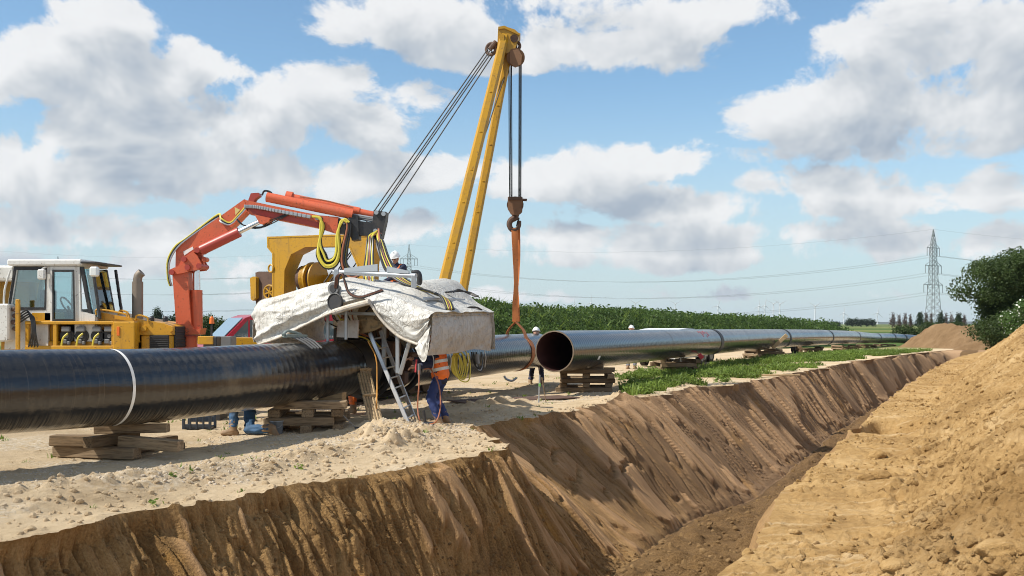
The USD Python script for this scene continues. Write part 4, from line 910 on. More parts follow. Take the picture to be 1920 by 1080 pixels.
# boom
f1, f2 = np.array([-2.15, 24.6, .9]), np.array([-1.62, 27.0, .95])
apex = at(952, 62, 28.4); a1, a2 = at(946, 70, 28.25), at(954, 92, 28.5)
f1 = onplane(795, 682, f1, hd_); f2 = onplane(845, 668, f2, hd_)
def leg(name, p, q, w, h, w2, h2):
    d = unit(q - p); a = unit(np.cross(d, (0, 1, 0))); b = np.cross(a, d); m = MB(); L = np.linalg.norm(q - p)
    prof = [(-.5, -.28), (-.28, -.5), (.28, -.5), (.5, -.28), (.5, .28), (.28, .5), (-.28, .5), (-.5, .28)]
    v = np.array([c + a * x * ww + b * y * hh_ for c, ww, hh_ in ((p, w, h), (p + d * L * .08, w * 1.05, h * 1.05), (q, w2, h2)) for x, y in prof])
    f = [[i * 8 + j, i * 8 + (j + 1) % 8, i * 8 + 8 + (j + 1) % 8, i * 8 + 8 + j] for i in range(2) for j in range(8)]; f = np.array(f)
    f = np.vstack([f[:, [0, 1, 2]], f[:, [0, 2, 3]]])
    f = np.vstack([f, [[0, j + 1, j] for j in range(1, 7)], [[16, 16 + j, 17 + j] for j in range(1, 7)]])
    m.raw(v, f); lg = m.build(name, mustard, PL, False)
    for k, fr_ in enumerate((.16, .33, .45, .55, .67, .8)):
        c = p + d * L * fr_ - b * h * .5; MB().box(c, (.07, .04, .035)).build('step', mustard, lg)
    return lg
leg('boom_leg', f1, a1, .27, .34, .25, .34); leg('boom_leg', f2, a2, .24, .32, .22, .32)
for f_ in (f1, f2): MB().box(f_ - pw * .15, (.5, .5, .4), Rp).cyl(f_ - hd_ * .35, f_ + hd_ * .35, .1).build('boom_foot', mustard, PL)
hm = lambda x, y: at(x, y, 28.1)
MB().prism([(934, 52), (946, 49), (965, 55), (975, 64), (972, 70), (966, 92), (950, 100), (932, 96)], hm, (0, .62, 0)).build('boom_head', mustard, PL)
MB().prism([(934, 50), (946, 48), (976, 63), (974, 66), (946, 53), (934, 55)], lambda x, y: at(x, y, 28.06), (0, .7, 0)).build('head_plate', mustard, PL)
MB().cyl(at(964, 72, 28.05), at(964, 72, 28.8), .11, n=16).build('head_pin', rust, PL)
MB().prism([(937, 64), (945, 64), (945, 82), (937, 82)], lambda x, y: at(x, y, 28.0), (0, .12, 0)).build('junction_box', mustard, PL)
m = MB(); [m.cyl(at(918 + 5 * k, 93 - 4 * k, 28.2 + .1 * k), at(930 + 3 * k, 78 + 6 * k, 28.2 + .1 * k), .07, n=10) for k in range(3)]; m.ring(at(921, 92, 28.3), (.5, .8, 0), .16, .05); m.build('guy_sheave', rust, PL)
def rope(a, b, r, nm, sag=0.0, parent=None, mat=None):
    a, b = np.asarray(a, float), np.asarray(b, float); k = np.linspace(0, 1, 9)[:, None]; p = a + (b - a) * k; p[:, 2] -= sag * 4 * (k * (1 - k))[:, 0]
    return obj(nm, tube_mesh(p, r, 6), mat or ropem, parent or PL, True)
for k, (x0, x1, dy) in enumerate(((916, 592, 0), (920, 602, .25), (923, 606, .5), (927, 629, .75))):
    rope(at(x0, 90 + 3 * k, 28.0 + .15 * k), at(x1, 552, 26.4 + .2 * k), .017, 'guy_rope')
rope(at(951, 130, 28.3), at(868, 376, 26.6), .015, 'winch_rope')
# upper block
m = MB(); [m.cyl(at(967, 108, 28.15 + .13 * k), at(967, 108, 28.24 + .13 * k), .26, n=22) for k in range(3)]
m.prism([(956, 95), (972, 92), (979, 104), (977, 120), (966, 126), (956, 118)], lambda x, y: at(x, y, 28.08), (0, .06, 0)); m.prism([(956, 95), (972, 92), (979, 104), (977, 120), (966, 126), (956, 118)], lambda x, y: at(x, y, 28.52), (0, .06, 0))
m.build('upper_block', plain('muddy_block', (.21, .105, .05), .7, 0, .6, (.04, .03, .025), 5), PL)
MB().bar(at(966, 78, 28.3), at(967, 98, 28.3), .12, .1).ring(at(966, 86, 28.3), (0, 1, 0), .13, .045).build('shackle', rust, PL)
BY = 28.35
for x0, x1 in ((954.0, 955.5), (956.5, 958), (959, 960), (973.5, 972.5), (975.5, 974.5), (977.5, 976.5)):
    for dy in (0, .22): rope(at(x0, 112, BY + dy), at(x1, 376, BY + dy), .014, 'hoist_rope')
hb = thing('hook_block', 'rusty hook block hanging on ropes from the boom with its hook in the orange sling', 'hook block')
pl_ = [(952, 374), (958, 369), (975, 369), (981, 380), (979, 398), (972, 404), (958, 402), (952, 392)]
for dy in (-.02, .36): MB().prism(pl_, lambda x, y: at(x, y, BY + dy), (0, .05, 0)).build('side_plate', plain('muddy_block', (.21, .105, .05)), hb)
for k in range(3): MB().cyl(at(966, 384, BY + .05 + .11 * k), at(966, 384, BY + .13 + .11 * k), .24, n=22).build('sheave', rust, hb)
MB().cyl(at(956, 373, BY + .2), at(988, 375, BY + .2), .035, n=10).box(at(966, 374, BY + .2), (.42, .5, .09)).build('crossbar', rust, hb)
p = spline([at(966, 402, BY + .2), at(966, 408, BY + .2), at(958, 413, BY + .2), at(955, 421, BY + .2), at(959, 430, BY + .2), at(967, 431, BY + .2), at(973, 424, BY + .2), at(974, 414, BY + .2)], 6)
MB().raw(*tube_mesh(p, np.linspace(.10, .05, len(p)), 10)).cyl(at(966, 398, BY + .2), at(966, 408, BY + .2), .09).build('hook', rust, hb)
MB().bar(at(973, 408, BY + .2), at(969, 424, BY + .2), .03, .05).build('hook_latch', black, hb)
# the orange webbing sling
sling_m = plain('orange_webbing', (.62, .20, .055), .75, 0, .35, (.34, .15, .07), 7, .003)
SL = thing('webbing_sling', 'orange webbing sling hanging from the hook and looped round the pipe', 'lifting sling')
def strap(pts, w, th, wd, nm, sub=6):
    """A flat strap along pts, wd: width direction at each point."""
    p = spline(pts, sub); k = np.linspace(0, 1, len(p)); W = np.stack([np.interp(k, np.linspace(0, 1, len(wd)), np.asarray(wd)[:, j]) for j in range(3)], -1); W /= np.linalg.norm(W, axis=1, keepdims=True)
    tt = np.gradient(p, axis=0); tt /= np.linalg.norm(tt, axis=1, keepdims=True); N = np.cross(tt, W)
    ww = np.interp(k, np.linspace(0, 1, len(w)), w)[:, None] if np.ndim(w) else w
    v = np.stack([p - W * ww / 2 - N * th / 2, p + W * ww / 2 - N * th / 2, p + W * ww / 2 + N * th / 2, p - W * ww / 2 + N * th / 2], 1).reshape(-1, 3)
    n = len(p); i, j = np.meshgrid(np.arange(n - 1), np.arange(4), indexing='ij'); q = np.stack([i * 4 + j, i * 4 + (j + 1) % 4, i * 4 + 4 + (j + 1) % 4, i * 4 + 4 + j], -1).reshape(-1, 4)
    f = np.vstack([q[:, [0, 1, 2]], q[:, [0, 2, 3]], [[0, 2, 1], [0, 3, 2]], [[n * 4 - 4, n * 4 - 3, n * 4 - 2], [n * 4 - 4, n * 4 - 2, n * 4 - 1]]])
    return obj(nm, (v, f), sling_m, SL, 30)
SY = 28.5
s_sl = LPs[np.argmin(np.abs(LP[:, 1] - 28.6))]; cs = along(LP, LPs, s_sl); ds = unit(along(LP, LPs, s_sl + .1) - along(LP, LPs, s_sl - .1)); side = unit(np.cross(ds, (0, 0, 1)))
kn = at(967, 603, 28.45)
strap([at(965, 428, SY), at(966, 470, SY), at(967.5, 530, SY), at(966, 570, SY), kn], [.2, .17, .14, .15, .2], .012, [(1, .1, 0), (1, .3, 0), (.8, .6, 0), (1, .2, 0), (.9, .3, 0)], 'strap')
strap([at(970, 428, SY + .1), at(971, 480, SY + .08), at(969, 540, SY + .1), at(969.5, 575, SY + .06), kn + (.03, .03, 0)], [.16, .14, .12, .13, .2], .012, [(1, -.4, 0), (1, .2, 0), (.7, -.7, 0), (1, .1, 0), (.9, .3, 0)], 'strap')
def round_(a, r): return cs + r * (math.cos(a) * side + math.sin(a) * np.array([0, 0, 1.0]))
rr_ = PR + .012
strap([kn, kn * .5 + (round_(.95, rr_)) * .5 + side * .06] + [round_(a, rr_) for a in (.95, .6, .2, -.3, -.8, -1.3)] + [round_(-1.62, rr_)], [.22, .28, .3, .3, .28, .28], .012, [ds, ds, ds], 'loop')
strap([kn, kn * .5 + round_(2.2, rr_) * .5 - side * .05] + [round_(a, rr_) for a in (2.2, 2.7, 3.2, 3.8, 4.3)] + [round_(-1.60, rr_)], [.2, .22, .28, .28], .012, [ds, ds, ds], 'loop')
# ---------------------------------------------------------------- welding shelter under a white tarpaulin
def tarp_material():
    g = Graph(); g.n['geo'] = ('geometry', {}); v = 'geo.position'
    n1, n2, n3 = g.noise(v, .9, 6, .6), g.noise(v, 6, 6, .65), g.noise(v, 40, 4, .6)
    cr = g.noise(g.add('mapping', 'vector', vector=v, scale=(2.2, 2.2, 1.0)), 3.0, 3, .5, 1.5); cr = g.m('absolute', g.m('subtract', cr, .5)); cr = g.step(cr, .06, .0)
    g.n['sp'] = ('separate_xyz', {}); g.l.append((v, 'sp.vector'))
    low = g.step('sp.z', 2.25, 1.25); right = g.step('sp.x', -1.7, -1.0)
    dirt = g.m('add', g.m('multiply', g.m('multiply', low, right), .55), g.m('multiply', g.step(n1, .5, .7), .35), clamp=True)  # lower right side: painted shade together with real dirt
    col = g.mix(dirt, (.66, .645, .60), (.45, .37, .27))
    col = g.mix(g.m('multiply', g.step(n2, .60, .68), .45), col, (.25, .19, .13))
    col = g.mix(g.m('multiply', g.step(n3, .66, .74), .25), col, (.12, .10, .08))
    bp = g.add('bump', 'normal', height=g.m('add', g.m('multiply', n2, .6), g.m('multiply', cr, -1.3)), strength=.8, distance=.009); col = g.mix(g.m('multiply', cr, .16), col, (.40, .34, .26))
    a = g.add('principled_bsdf', 'BSDF', base_color=col, roughness=.5, specular_ior_level=.4, normal=bp)
    return g.done('tarpaulin', g.add('mix_closure', 'closure', fac=.12, closure1=a, closure2=g.add('translucent_bsdf', 'BSDF', color=col)))
tarp = tarp_material()
NR, FD = np.array([-1.42, 17.2, 0]), unit(np.array([-3.51, 1.8, 0])); AD = unit(np.array([1.025, 2.2, 0])); FN = np.array([-.456, -.89, 0])
WS = thing('welding_shelter', 'pipe welding shelter: white tarpaulin over a galvanised frame that straddles the pipe', 'shelter')
def z3(zx, zy): return 440 + zx / 2.7, 440 + zy / 2.7
def fpt(zx, zy, o=0.0): return onplane(*z3(zx, zy), NR + FN * o, FD)
def rpt(zx, zy, o=0.0): return onplane(*z3(zx, zy), NR + np.array([.9, -.42, 0]) * o, AD)
def resample(p, n):
    p = spline(p, 6); L = arcl(p); s = np.linspace(0, L[-1], n); return np.stack([np.interp(s, L, p[:, k]) for k in range(3)], -1)
def drape(name, top, bot, bulge, nrm, seed, folds=(3, 9), amp=.05, n=70, m=44, mat=None, hem=0.0):
    a, b = resample(top, n), resample(bot, n); v = np.linspace(0, 1, m)[None, :, None]; u = np.linspace(0, 1, n)[:, None, None]
    P = a[:, None] * (1 - v) + b[:, None] * v
    q = np.concatenate([u * folds[0] + 0 * v, v * folds[1] + 0 * u, 0 * u + 0 * v + seed], -1)
    w1 = 1 - np.abs(2 * noise(q, seed) - 1) ** .7; q2 = np.concatenate([(u + .6 * v) * folds[0] * 2.2, (v - .5 * u) * folds[1] * 1.4, 0 * u + 0 * v], -1); w2 = 1 - np.abs(2 * noise(q2, seed + 3) - 1) ** .7
    q3 = np.concatenate([(u - .4 * v) * 11, (v + .3 * u) * 7, 0 * u + 0 * v], -1); w3 = fbm(q3, 3, seed + 5) - .5
    w1, w2 = 1 - np.sqrt((2 * noise(q, seed) - 1) ** 2 + .02), 1 - np.sqrt((2 * noise(q2, seed + 3) - 1) ** 2 + .03)
    d = bulge * np.sin(np.pi * v[..., 0]) * (.5 + .5 * np.sin(np.pi * u[..., 0])) + amp * (w1 - .5) + amp * .35 * (w2 - .5) + amp * .22 * w3
    edge = np.minimum(1, np.minimum(v, 1 - v) * 7)[..., 0] * .8 + .2
    P = P + (d * edge)[..., None] * np.asarray(nrm)
    V = P.reshape(-1, 3); F = grid_faces(n, m); N = np.asarray(nrm, float) * .006; k = len(V)
    e = n * m
    i = np.arange(n - 1); j = np.arange(m - 1)
    rim = [(i * m, (i + 1) * m), (i * m + m - 1, (i + 1) * m + m - 1), (j, j + 1), ((n - 1) * m + j, (n - 1) * m + j + 1)]
    sides = np.vstack([np.vstack([np.stack([p, q_, q_ + k], 1), np.stack([p, q_ + k, p + k], 1)]) for p, q_ in rim])
    return obj(name, (np.vstack([V, V - N]), np.vstack([F, F[:, ::-1] + k, sides])), mat or tarp, WS, 60)
topA = [(97, 372), (130, 335), (200, 315), (300, 285), (400, 255), (500, 236)]
topB = [(500, 236), (600, 258), (700, 282), (800, 312), (900, 352), (1012, 392)]
drape('tarp_flap', [fpt(*p, .02) for p in topA], [fpt(*p, .25) for p in [(118, 556), (170, 540), (230, 518), (290, 490), (390, 440), (496, 390)]], .12, FN, 3, (2.2, 4.5), .15)
drape('tarp_flap', [fpt(*p, .02) for p in topB], [fpt(*p, .1) for p in [(498, 388), (590, 362), (680, 338), (745, 432), (830, 512), (930, 556), (985, 470)]], .14, FN, 8, (3.2, 3.6), .16)
drape('tarp_side', [rpt(*p) for p in [(1008, 394), (1080, 392), (1160, 388), (1300, 392)]], [rpt(*p, .06) for p in [(974, 612), (1050, 606), (1130, 598), (1210, 580), (1296, 590)]], .05, (.9, -.42, 0), 12, (4, 1.2), .05)
drape('tarp_flap', [fpt(*p, .12) for p in [(925, 548), (955, 500), (992, 455)]], [fpt(*p, .25) for p in [(918, 585), (945, 640), (968, 634), (985, 560)]], .04, FN, 17, (3, 3), .06, 24, 20)
front = [fpt(*p, .0) for p in topA[:-1]] + [fpt(*p, .0) for p in topB]
dz = [.0, -.02, -.02, -.04, -.05, .0, .02, .1, .36, .12, .03]
backp = [p + AD * 2.35 + np.array([0, 0, d_]) for p, d_ in zip(front, dz)]
drape('tarp_roof', backp, front, .06, (0, 0, 1), 23, (4, 1.8), .13, 90, 50)
drape('tarp_back', [p + AD * 2.34 for p in front[1:]], [p * (1, 1, 0) + AD * 2.4 + np.array([0, 0, 1.35]) for p in front[1:]], .02, -FN, 29, (6, 3), .06, 50, 20)
drape('tarp_side', [p * (1, 1, 1) for p in (front[0], front[0] + AD * 2.3)] and [front[0], front[0] + AD * 1.1, front[0] + AD * 2.3], [front[0] * (1, 1, 0) + (0, 0, 1.5), front[0] * (1, 1, 0) + AD * 1.1 + (0, 0, 1.45), front[0] * (1, 1, 0) + AD * 2.3 + (0, 0, 1.5)], .05, -np.array([.9, -.42, 0]), 31, (5, 3), .06, 30, 20)
hemm = plain('dirty_tarpaulin_hem', (.55, .49, .41), .6, 0, .6, (.24, .17, .10), 5, .004)
# inner brown tarpaulin, rolled hem
tan = plain('brown_tarpaulin', (.27, .19, .10), .7, 0, .5, (.1, .07, .04), 3, .004)
drape('inner_curtain', [fpt(*p, -.5) for p in [(628, 372), (690, 360), (760, 420)]], [fpt(*p, -.4) for p in [(632, 502), (700, 488), (756, 462)]], .1, FN, 37, (3, 5), .09, 30, 24, tan)
MB().tube([fpt(500, 392, .3), fpt(590, 364, .32), fpt(682, 340, .32)], .052, 10).build('rolled_hem', hemm, WS); MB().tube([fpt(680, 340, .3), fpt(745, 434, .25), fpt(830, 514, .2), fpt(928, 556, .2)], .024, 8).build('rolled_hem', hemm, WS)
MB().tube([fpt(118, 556, .26), fpt(230, 518, .26), fpt(390, 440, .28), fpt(498, 391, .3)], .018, 8).build('rolled_hem', hemm, WS)
for k in range(7): q_ = rpt(1030 + 42 * k, 408 + 2 * (k % 2), .03); MB().ring(q_, (.9, -.42, 0), .022, .007, 12, 5).build('eyelet', galv, WS)
MB().tube([rpt(1006, 414, .035), rpt(1060, 409, .05), rpt(1160, 404, .05), rpt(1298, 412, .035)], .006, 5).build('seam', hemm, WS)
for k in range(4): q_ = rpt(1000 + 88 * k, 604 - 5 * k, .05); MB().tube([q_, q_ + (.03, -.02, -.12), q_ + (.01, -.03, -.26 - .05 * (k % 2))], .007, 5).build('tie_rope', hemm, WS)
# frame
FYp = lambda px, py, o=0.0: onplane(px, py, NR + FN * o, FD)
MB().cyl(FYp(626, 510, -.15), FYp(780, 517, -.15), .045, n=14).build('lifting_beam', galv, WS)
MB().prism([(645, 503), (707, 495), (707, 509), (645, 510)], lambda x, y: FYp(x, y, -.1), -FN * .03).build('gusset_plate', galv, WS); MB().prism([(725, 499), (766, 508), (766, 513), (725, 511)], lambda x, y: FYp(x, y, -.1), -FN * .03).build('gusset_plate', galv, WS)
MB().bar(FYp(631, 505, -.12), FYp(631, 545, -.12), .09, .09, up=(0, 1, 0)).build('post', galv, WS); MB().bar(FYp(776, 516, -.15), FYp(776, 540, -.15), .09, .09, up=(0, 1, 0)).build('post', galv, WS)
MB().bar(FYp(614.5, 585, -.05), FYp(614.5, 640, -.05), .055, .055, up=(0, 1, 0)).build('post', galv, WS); MB().bar(FYp(649, 578, -.05), FYp(649, 637, -.05), .055, .055, up=(0, 1, 0)).build('post', galv, WS)
MB().bar(FYp(745.5, 610, .0), FYp(745.5, 700, .0), .065, .065, up=(0, 1, 0)).build('post', galv, WS); MB().bar(FYp(768, 640, .02), FYp(750, 702, .02), .07, .05, up=(0, 1, 0)).build('strut', galv, WS)
for o_ in (-.3, -2.2):
    MB().bar(FYp(505, 585, o_), FYp(800, 590, o_), .06, .06).build('frame_rail', galv, WS)
for q_ in (560, 700, 795): MB().bar(FYp(q_, 560, -.4), FYp(q_, 560, -.4) + AD * 1.8, .06, .06).build('frame_rail', galv, WS)
MB().bar(FYp(720, 560, -.9), FYp(720, 690, -.9), .08, .08, up=(0, 1, 0)).bar(FYp(800, 590, -.6), FYp(795, 660, -.6), .08, .08, up=(0, 1, 0)).build('rear_post', galv, WS)
MB().prism([(633, 602), (672, 600), (670, 634), (631, 632)], lambda x, y: FYp(x, y, -.2), -FN * .03).build('rusty_panel', plain('rusty_white_panel', (.52, .47, .42), .5, 0, .8, (.2, .1, .06), 2), WS)
cyl_c = FYp(628, 541, .16); MB().cyl(cyl_c, cyl_c + FN * .06, .115, n=20).build('hose_flange', plain('dull_grey', (.16, .16, .16)), WS); MB().cyl(cyl_c + FN * .04, cyl_c + FN * .07, .07, n=16).build('hose_opening', dark, WS)
cc = FYp(631, 566, .25); fan = MB().cyl(cc, cc + FN * .05, .15, n=24); fan.build('fan_opening', dark, WS); MB().ring(cc + FN * .05, FN, .15, .015).build('fan_ring', black, WS)
# the machine on the pipe inside
sM, cM, dM = pipe_at(LP, LPs, 668); sideM = unit(np.cross(dM, (0, 0, 1)))
for k_, off_ in enumerate((.35, 1.0, 1.7)):
    MB().ring(cM + dM * off_, dM, PR + .07, .06, 40, 8).build('clamp_ring', black, WS)
for a_, off_, s_ in ((.5, .2, (.35, .3, .3)), (1.3, .5, (.4, .35, .28)), (2.2, .3, (.35, .3, .35)), (.1, .9, (.3, .25, .4)), (1.9, 1.2, (.5, .4, .3)), (2.7, .1, (.25, .3, .3)), (-.3, .5, (.2, .3, .25))):
    c_ = cM + dM * off_ + (PR + .2) * (math.cos(a_) * sideM + math.sin(a_) * np.array([0, 0, 1])); MB().box(c_, s_, Rp, .03).build('machine_block', (dark, rust, black, plain('dull_grey', (.16, .16, .16)))[int(a_ * 10) % 4], WS)
g5 = np.random.default_rng(5)
for k in range(16):
    a_, off_ = g5.uniform(-.2, 2.9), g5.uniform(-.1, .5); p0 = cM + dM * off_ + (PR + .12) * (math.cos(a_) * sideM + math.sin(a_) * np.array([0, 0, 1]))
    p1 = FYp(600 + 110 * g5.random(), 570 + 30 * g5.random(), -.3)
    MB().tube([p0, p0 * .6 + p1 * .4 + g5.normal(0, .12, 3), p0 * .3 + p1 * .7 + g5.normal(0, .12, 3), p1], .014, 6).build('hose', (hose_k, hose_y, hose_k, hose_r)[k % 4], WS)
# hose bundle from the crane head down to the shelter
head = [at(280 + x / 3, 340 + y / 3, 20.1) for x, y in ((1250, 300), (1285, 285))]
for k in range(16):
    a = head[k % 2] + g5.normal(0, .03, 3); col_ = (hose_k, hose_y, hose_k, hose_r, hose_k, hose_y, hose_k, hose_k)[k % 8]
    if k < 7:      # fall to the left end of the beam and the pipelayer side
        pts = [a, at(690 + 1.5 * k, 445, 19.7), at(686 + 2.2 * k, 480, 19.4), at(682 + 3.2 * k, 512, 19.0), at(684 + 3 * k, 527, 18.9)]
    else:          # sweep right over the roof
        j = k - 7; pts = [a, at(706 + 1.5 * j, 452, 19.7), at(714 + 2 * j, 485, 19.3), at(728 + 2.5 * j, 513, 18.6), at(762 + 3 * j, 534 + .6 * j, 18.3), at(812 + 2 * j, 548 + 1.0 * j, 18.2), at(828 + 2 * j, 558 + j, 18.0), at(838 + 1.6 * j, 580, 17.72)]
    MB().tube(pts, .021, 7, 7).build('hose', col_, WS)
for k in range(9):
    o = k * 1.1; MB().tube([FYp(628 + .6 * k, 540, .22), FYp(630 + o * .7, 520 - .3 * k, .3), FYp(640 + o * .4, 514, .3), FYp(648 - .2 * o, 530, .3), FYp(655, 548 + .4 * k, .32), FYp(675, 556 + .3 * k, .34), FYp(700, 549 + .3 * k, .3), FYp(716 + .4 * k, 543 + .3 * k, .2)], .017, 6).build('hose', (hose_k, hose_r, hose_k)[k % 3], WS)
MB().tube([at(772, 512, 18), at(784, 512, 18), at(787, 524, 18), at(786, 531, 18.1)], .05, 10).build('hose_sleeve', black, WS)
for k in range(4): MB().tube([at(835 + 5 * k, 548, 18.7), at(860, 546 - k, 18.9), at(880, 548 + k, 19), at(897 - 2 * k, 556, 18.9)], .015, 6).build('hose', hose_k, WS)
MB().tube([at(872, 580, 18.55), at(882, 576, 18.7), at(895, 577, 18.8), at(903, 581, 18.9)], .018, 6).build('hose', hose_k, WS)
# cables hanging under the right side
cg = rpt(1135, 600, -.1)
yc = thing('cable_coil', 'coil of yellow cable hanging from the lower edge of the tarpaulin', 'cable')
for k in range(7): c_ = cg + np.array([.02 * k - .06, .03 * k, -.2 - .02 * (k % 3)]); MB().ring(c_, (.5, -.8, .1 * (k % 3)), .2 + .012 * k, .011, 24, 6, .45).build('cable_loop', hose_y, yc)
MB().tube([at(850, 660, 18.2), at(853, 690, 18.2), at(862, 712, 18.2), at(878, 714, 18.3), at(882, 690, 18.4), at(878, 662, 18.4)], .012, 6).build('loose_cable', hose_y, yc)
kc = thing('cable_coil', 'dark cables hanging from the rear corner of the tarpaulin', 'cable')
for k in range(4): MB().tube([at(884 + 3 * k, 660, 19), at(889 + 3 * k, 682 + 3 * k, 19), at(899 + k, 690 + 2 * k, 19), at(905, 680, 19.1), at(902, 660, 19.1)], .012, 6).build('loose_cable', (hose_k, hose_k, galv, hose_k)[k], kc)
MB().cyl(at(893, 664, 18.9), at(896, 682, 18.9), .04, n=10).build('plug', plain('dull_grey', (.16, .16, .16)), kc)

# ---------------------------------------------------------------- ladder, slatted board, tools
LD = thing('ladder', 'aluminium ladder leaning against the pipe under the shelter', 'ladder')
la, lb, lc, ld = gnd(769, 803), gnd(781, 793), at(693, 624, 18.35), at(713, 620, 18.62)
for a, b in ((la, lc), (lb, ld)): MB().bar(a, b, .028, .075, up=(.9, -.4, 0), ch=.006).build('rail', alu, LD)
for k in range(9):
    f_ = .09 + k * .105; MB().cyl(la + (lc - la) * f_, lb + (ld - lb) * f_, .016, n=10).build('rung', alu, LD)
for p in (la, lb): MB().box(p + (0, 0, .03), (.05, .06, .06)).build('foot', rubber, LD)
PKm = wood('pale_plank', (.46, .34, .20), (.28, .19, .10)); SB = thing('slatted_board', 'narrow wooden slatted board leaning against the pipe left of the ladder', 'slatted board')
pb0, pb1 = gnd(709, 808), at(680, 690, 18.45); acr = unit(np.array([.85, .5, 0]))
for k in range(5): MB().bar(pb0 + acr * (k - 2) * .056, pb1 + acr * (k - 2) * .056, .043, .03, up=(.6, -.8, 0), ch=.004).build('slat', PKm, SB)
for f_ in (.02, .55, .97): c_ = pb0 + (pb1 - pb0) * f_ + np.array([.02, -.03, 0]); MB().bar(c_ - acr * .15, c_ + acr * .15, .07, .025, up=unit(pb1 - pb0)).build('crosspiece', PKm, SB)
ML = thing('long_mallet', 'long thin handled mallet with black head leaning on the middle timber stack', 'mallet')
ma, mb_ = gnd(672, 812) + (0, 0, .05), at(617, 754, 16.9); MB().cyl(ma, mb_, .011, n=8).build('handle', plain('grey_handle', (.2, .18, .16)), ML); MB().cyl(ma - (.06, .02, 0), ma + (.06, .02, 0), .055, n=14).build('head', rubber, ML)
CR = thing('crate', 'small black plastic crate on the ground behind the pipe', 'crate'); cx_ = gnd(369, 806); cwid = .46
MB().box(cx_ + (0, .15, .03), (cwid, .3, .05)).build('crate_floor', plain('blue_black_plastic', (.025, .033, .045), .4), CR)
for a in np.linspace(-.5, .5, 5): MB().box(cx_ + (cwid * a, 0, .14), (.05 if abs(a) == .5 else .035, .03, .26)).build('crate_post', plain('blue_black_plastic', (.025, .033, .045)), CR)
for a in (-.5, .5): MB().box(cx_ + (cwid * a, .3, .14), (.05, .03, .26)).build('crate_post', plain('blue_black_plastic', (.025, .033, .045)), CR)
MB().box(cx_ + (0, .3, .16), (cwid, .02, .1)).build('crate_rail', plain('blue_black_plastic', (.025, .033, .045)), CR); MB().box(cx_ + (0, 0, .07), (cwid, .02, .06)).build('crate_rail', plain('blue_black_plastic', (.025, .033, .045)), CR)
bk = gnd(516, 815) + (0, .12, 0); BKT = thing('bucket', 'grey bucket behind the kneeling worker\'s boot, beside the timber stack', 'bucket')
MB().cyl(bk, bk + (0, 0, .22), .09, .12, n=20).build('bucket_body', plain('bucket_grey', (.15, .16, .17), .5, .2), BKT); MB().ring(bk + (0, 0, .22), (0, 0, 1), .12, .008).build('bucket_rim', galv, BKT); MB().tube([bk + (-.12, 0, .21), bk + (-.06, -.1, .12), bk + (.06, -.1, .12), bk + (.12, 0, .21)], .004, 6).build('bucket_handle', galv, BKT)
PU = thing('foot_pump', 'small dark pump with upright handle on the ground at the standing worker\'s boots', 'pump'); pq = gnd(800, 801)
MB().box(pq + (0, 0, .05), (.26, .18, .08)).build('pump_base', plain('blue_black_plastic', (.025, .033, .045)), PU); MB().cyl(pq + (-.02, 0, .08), pq + (-.06, 0, .3), .028, n=12).build('pump_handle', black, PU); MB().cyl(pq + (-.25, .02, .05), pq + (-.12, 0, .06), .035, n=10).build('pump_cylinder', plain('blue_steel', (.1, .16, .25), .4), PU)
AH = thing('air_hose', 'thin red brown hose looping from the shelter down to the foot pump', 'hose')
MB().tube([at(786, 690, 17.4), at(785, 730, 17.3), at(783, 765, 17.3), at(788, 790, 17.2), pq + (0, -.03, .06), at(818, 790, 17.5), at(826, 760, 17.7), at(822, 720, 17.8), at(808, 693, 17.9), at(795, 692, 17.9)], .013, 7).build('hose_run', hose_r, AH); MB().cyl(at(786, 682, 17.4), at(786, 702, 17.4), .025, n=8).build('valve', plain('dull_grey', (.16, .16, .16)), AH); MB().cyl(at(779, 698, 17.42), at(781, 674, 17.45), .014, n=8).build('red_handle', red_paint, AH)
OC = MB().tube([at(690, 640, 18.0), at(705, 672, 17.9), at(707, 720, 17.8), at(706, 760, 17.5), gnd(708, 790)], .012, 6); OC.build('orange_cable', plain('orange_cable', (.55, .26, .05)), None, label='thin orange cable hanging down between the slatted board and the ladder', cat='cable')
GT = thing('pipe_tool', 'grey green hand tool with straps lying on top of the pipe left of the shelter', 'tool'); sg_, cg_, dg_ = pipe_at(LP, LPs, 552); tq = cg_ + (0, 0, PR)
ggm = plain('grey_green_tool', (.22, .27, .25), .5, .1); MB().bar(tq + dg_ * -.3 + (0, 0, .12), tq + dg_ * .35 + (0, 0, .1), .1, .06).build('tool_body', ggm, GT); MB().tube([tq + dg_ * -.35 + (0, 0, .14), tq + dg_ * -.1 + (-.05, 0, .2), tq + dg_ * .2 + (0, 0, .14)], .025, 8).build('tool_handle', ggm, GT)
for k in range(4): MB().tube([tq + dg_ * (-.1 + .12 * k) + (.0, 0, .1), tq + dg_ * (0 + .12 * k) + (.16, -.1, .02), tq + dg_ * (.1 + .1 * k) + (.3, -.2, -.1)], .016, 6).build('tool_strap', plain('dull_grey', (.16, .16, .16)), GT)
stk = thing('survey_peg', 'thin grey steel peg in the ground left of the open pipe end stack', 'peg'); q = gnd(1010, 757); MB().cyl(q, at(1012, 703, q[1]), .018, n=8).build('peg_rod', galv, stk); MB().box(at(1012, 722, q[1]), (.05, .05, .08)).build('peg_tape', plain('green_tape', (.15, .4, .1)), stk)
q = gnd(1024, 756); MB().bar(q, at(1016, 707, q[1]), .06, .025).build('wooden_stake', timber_a, None, label='leaning wooden stake beside the thin steel peg', cat='stake')
q = gnd(965, 710); MB().tube([at(945, 705, 26.4), at(950, 711, 26.4), at(960, 714, 26.4), at(968, 709, 26.6)], .03, 8).build('steel_strap', galv, None, label='bent grey steel strap lying under the pipe near the sling', cat='strap')
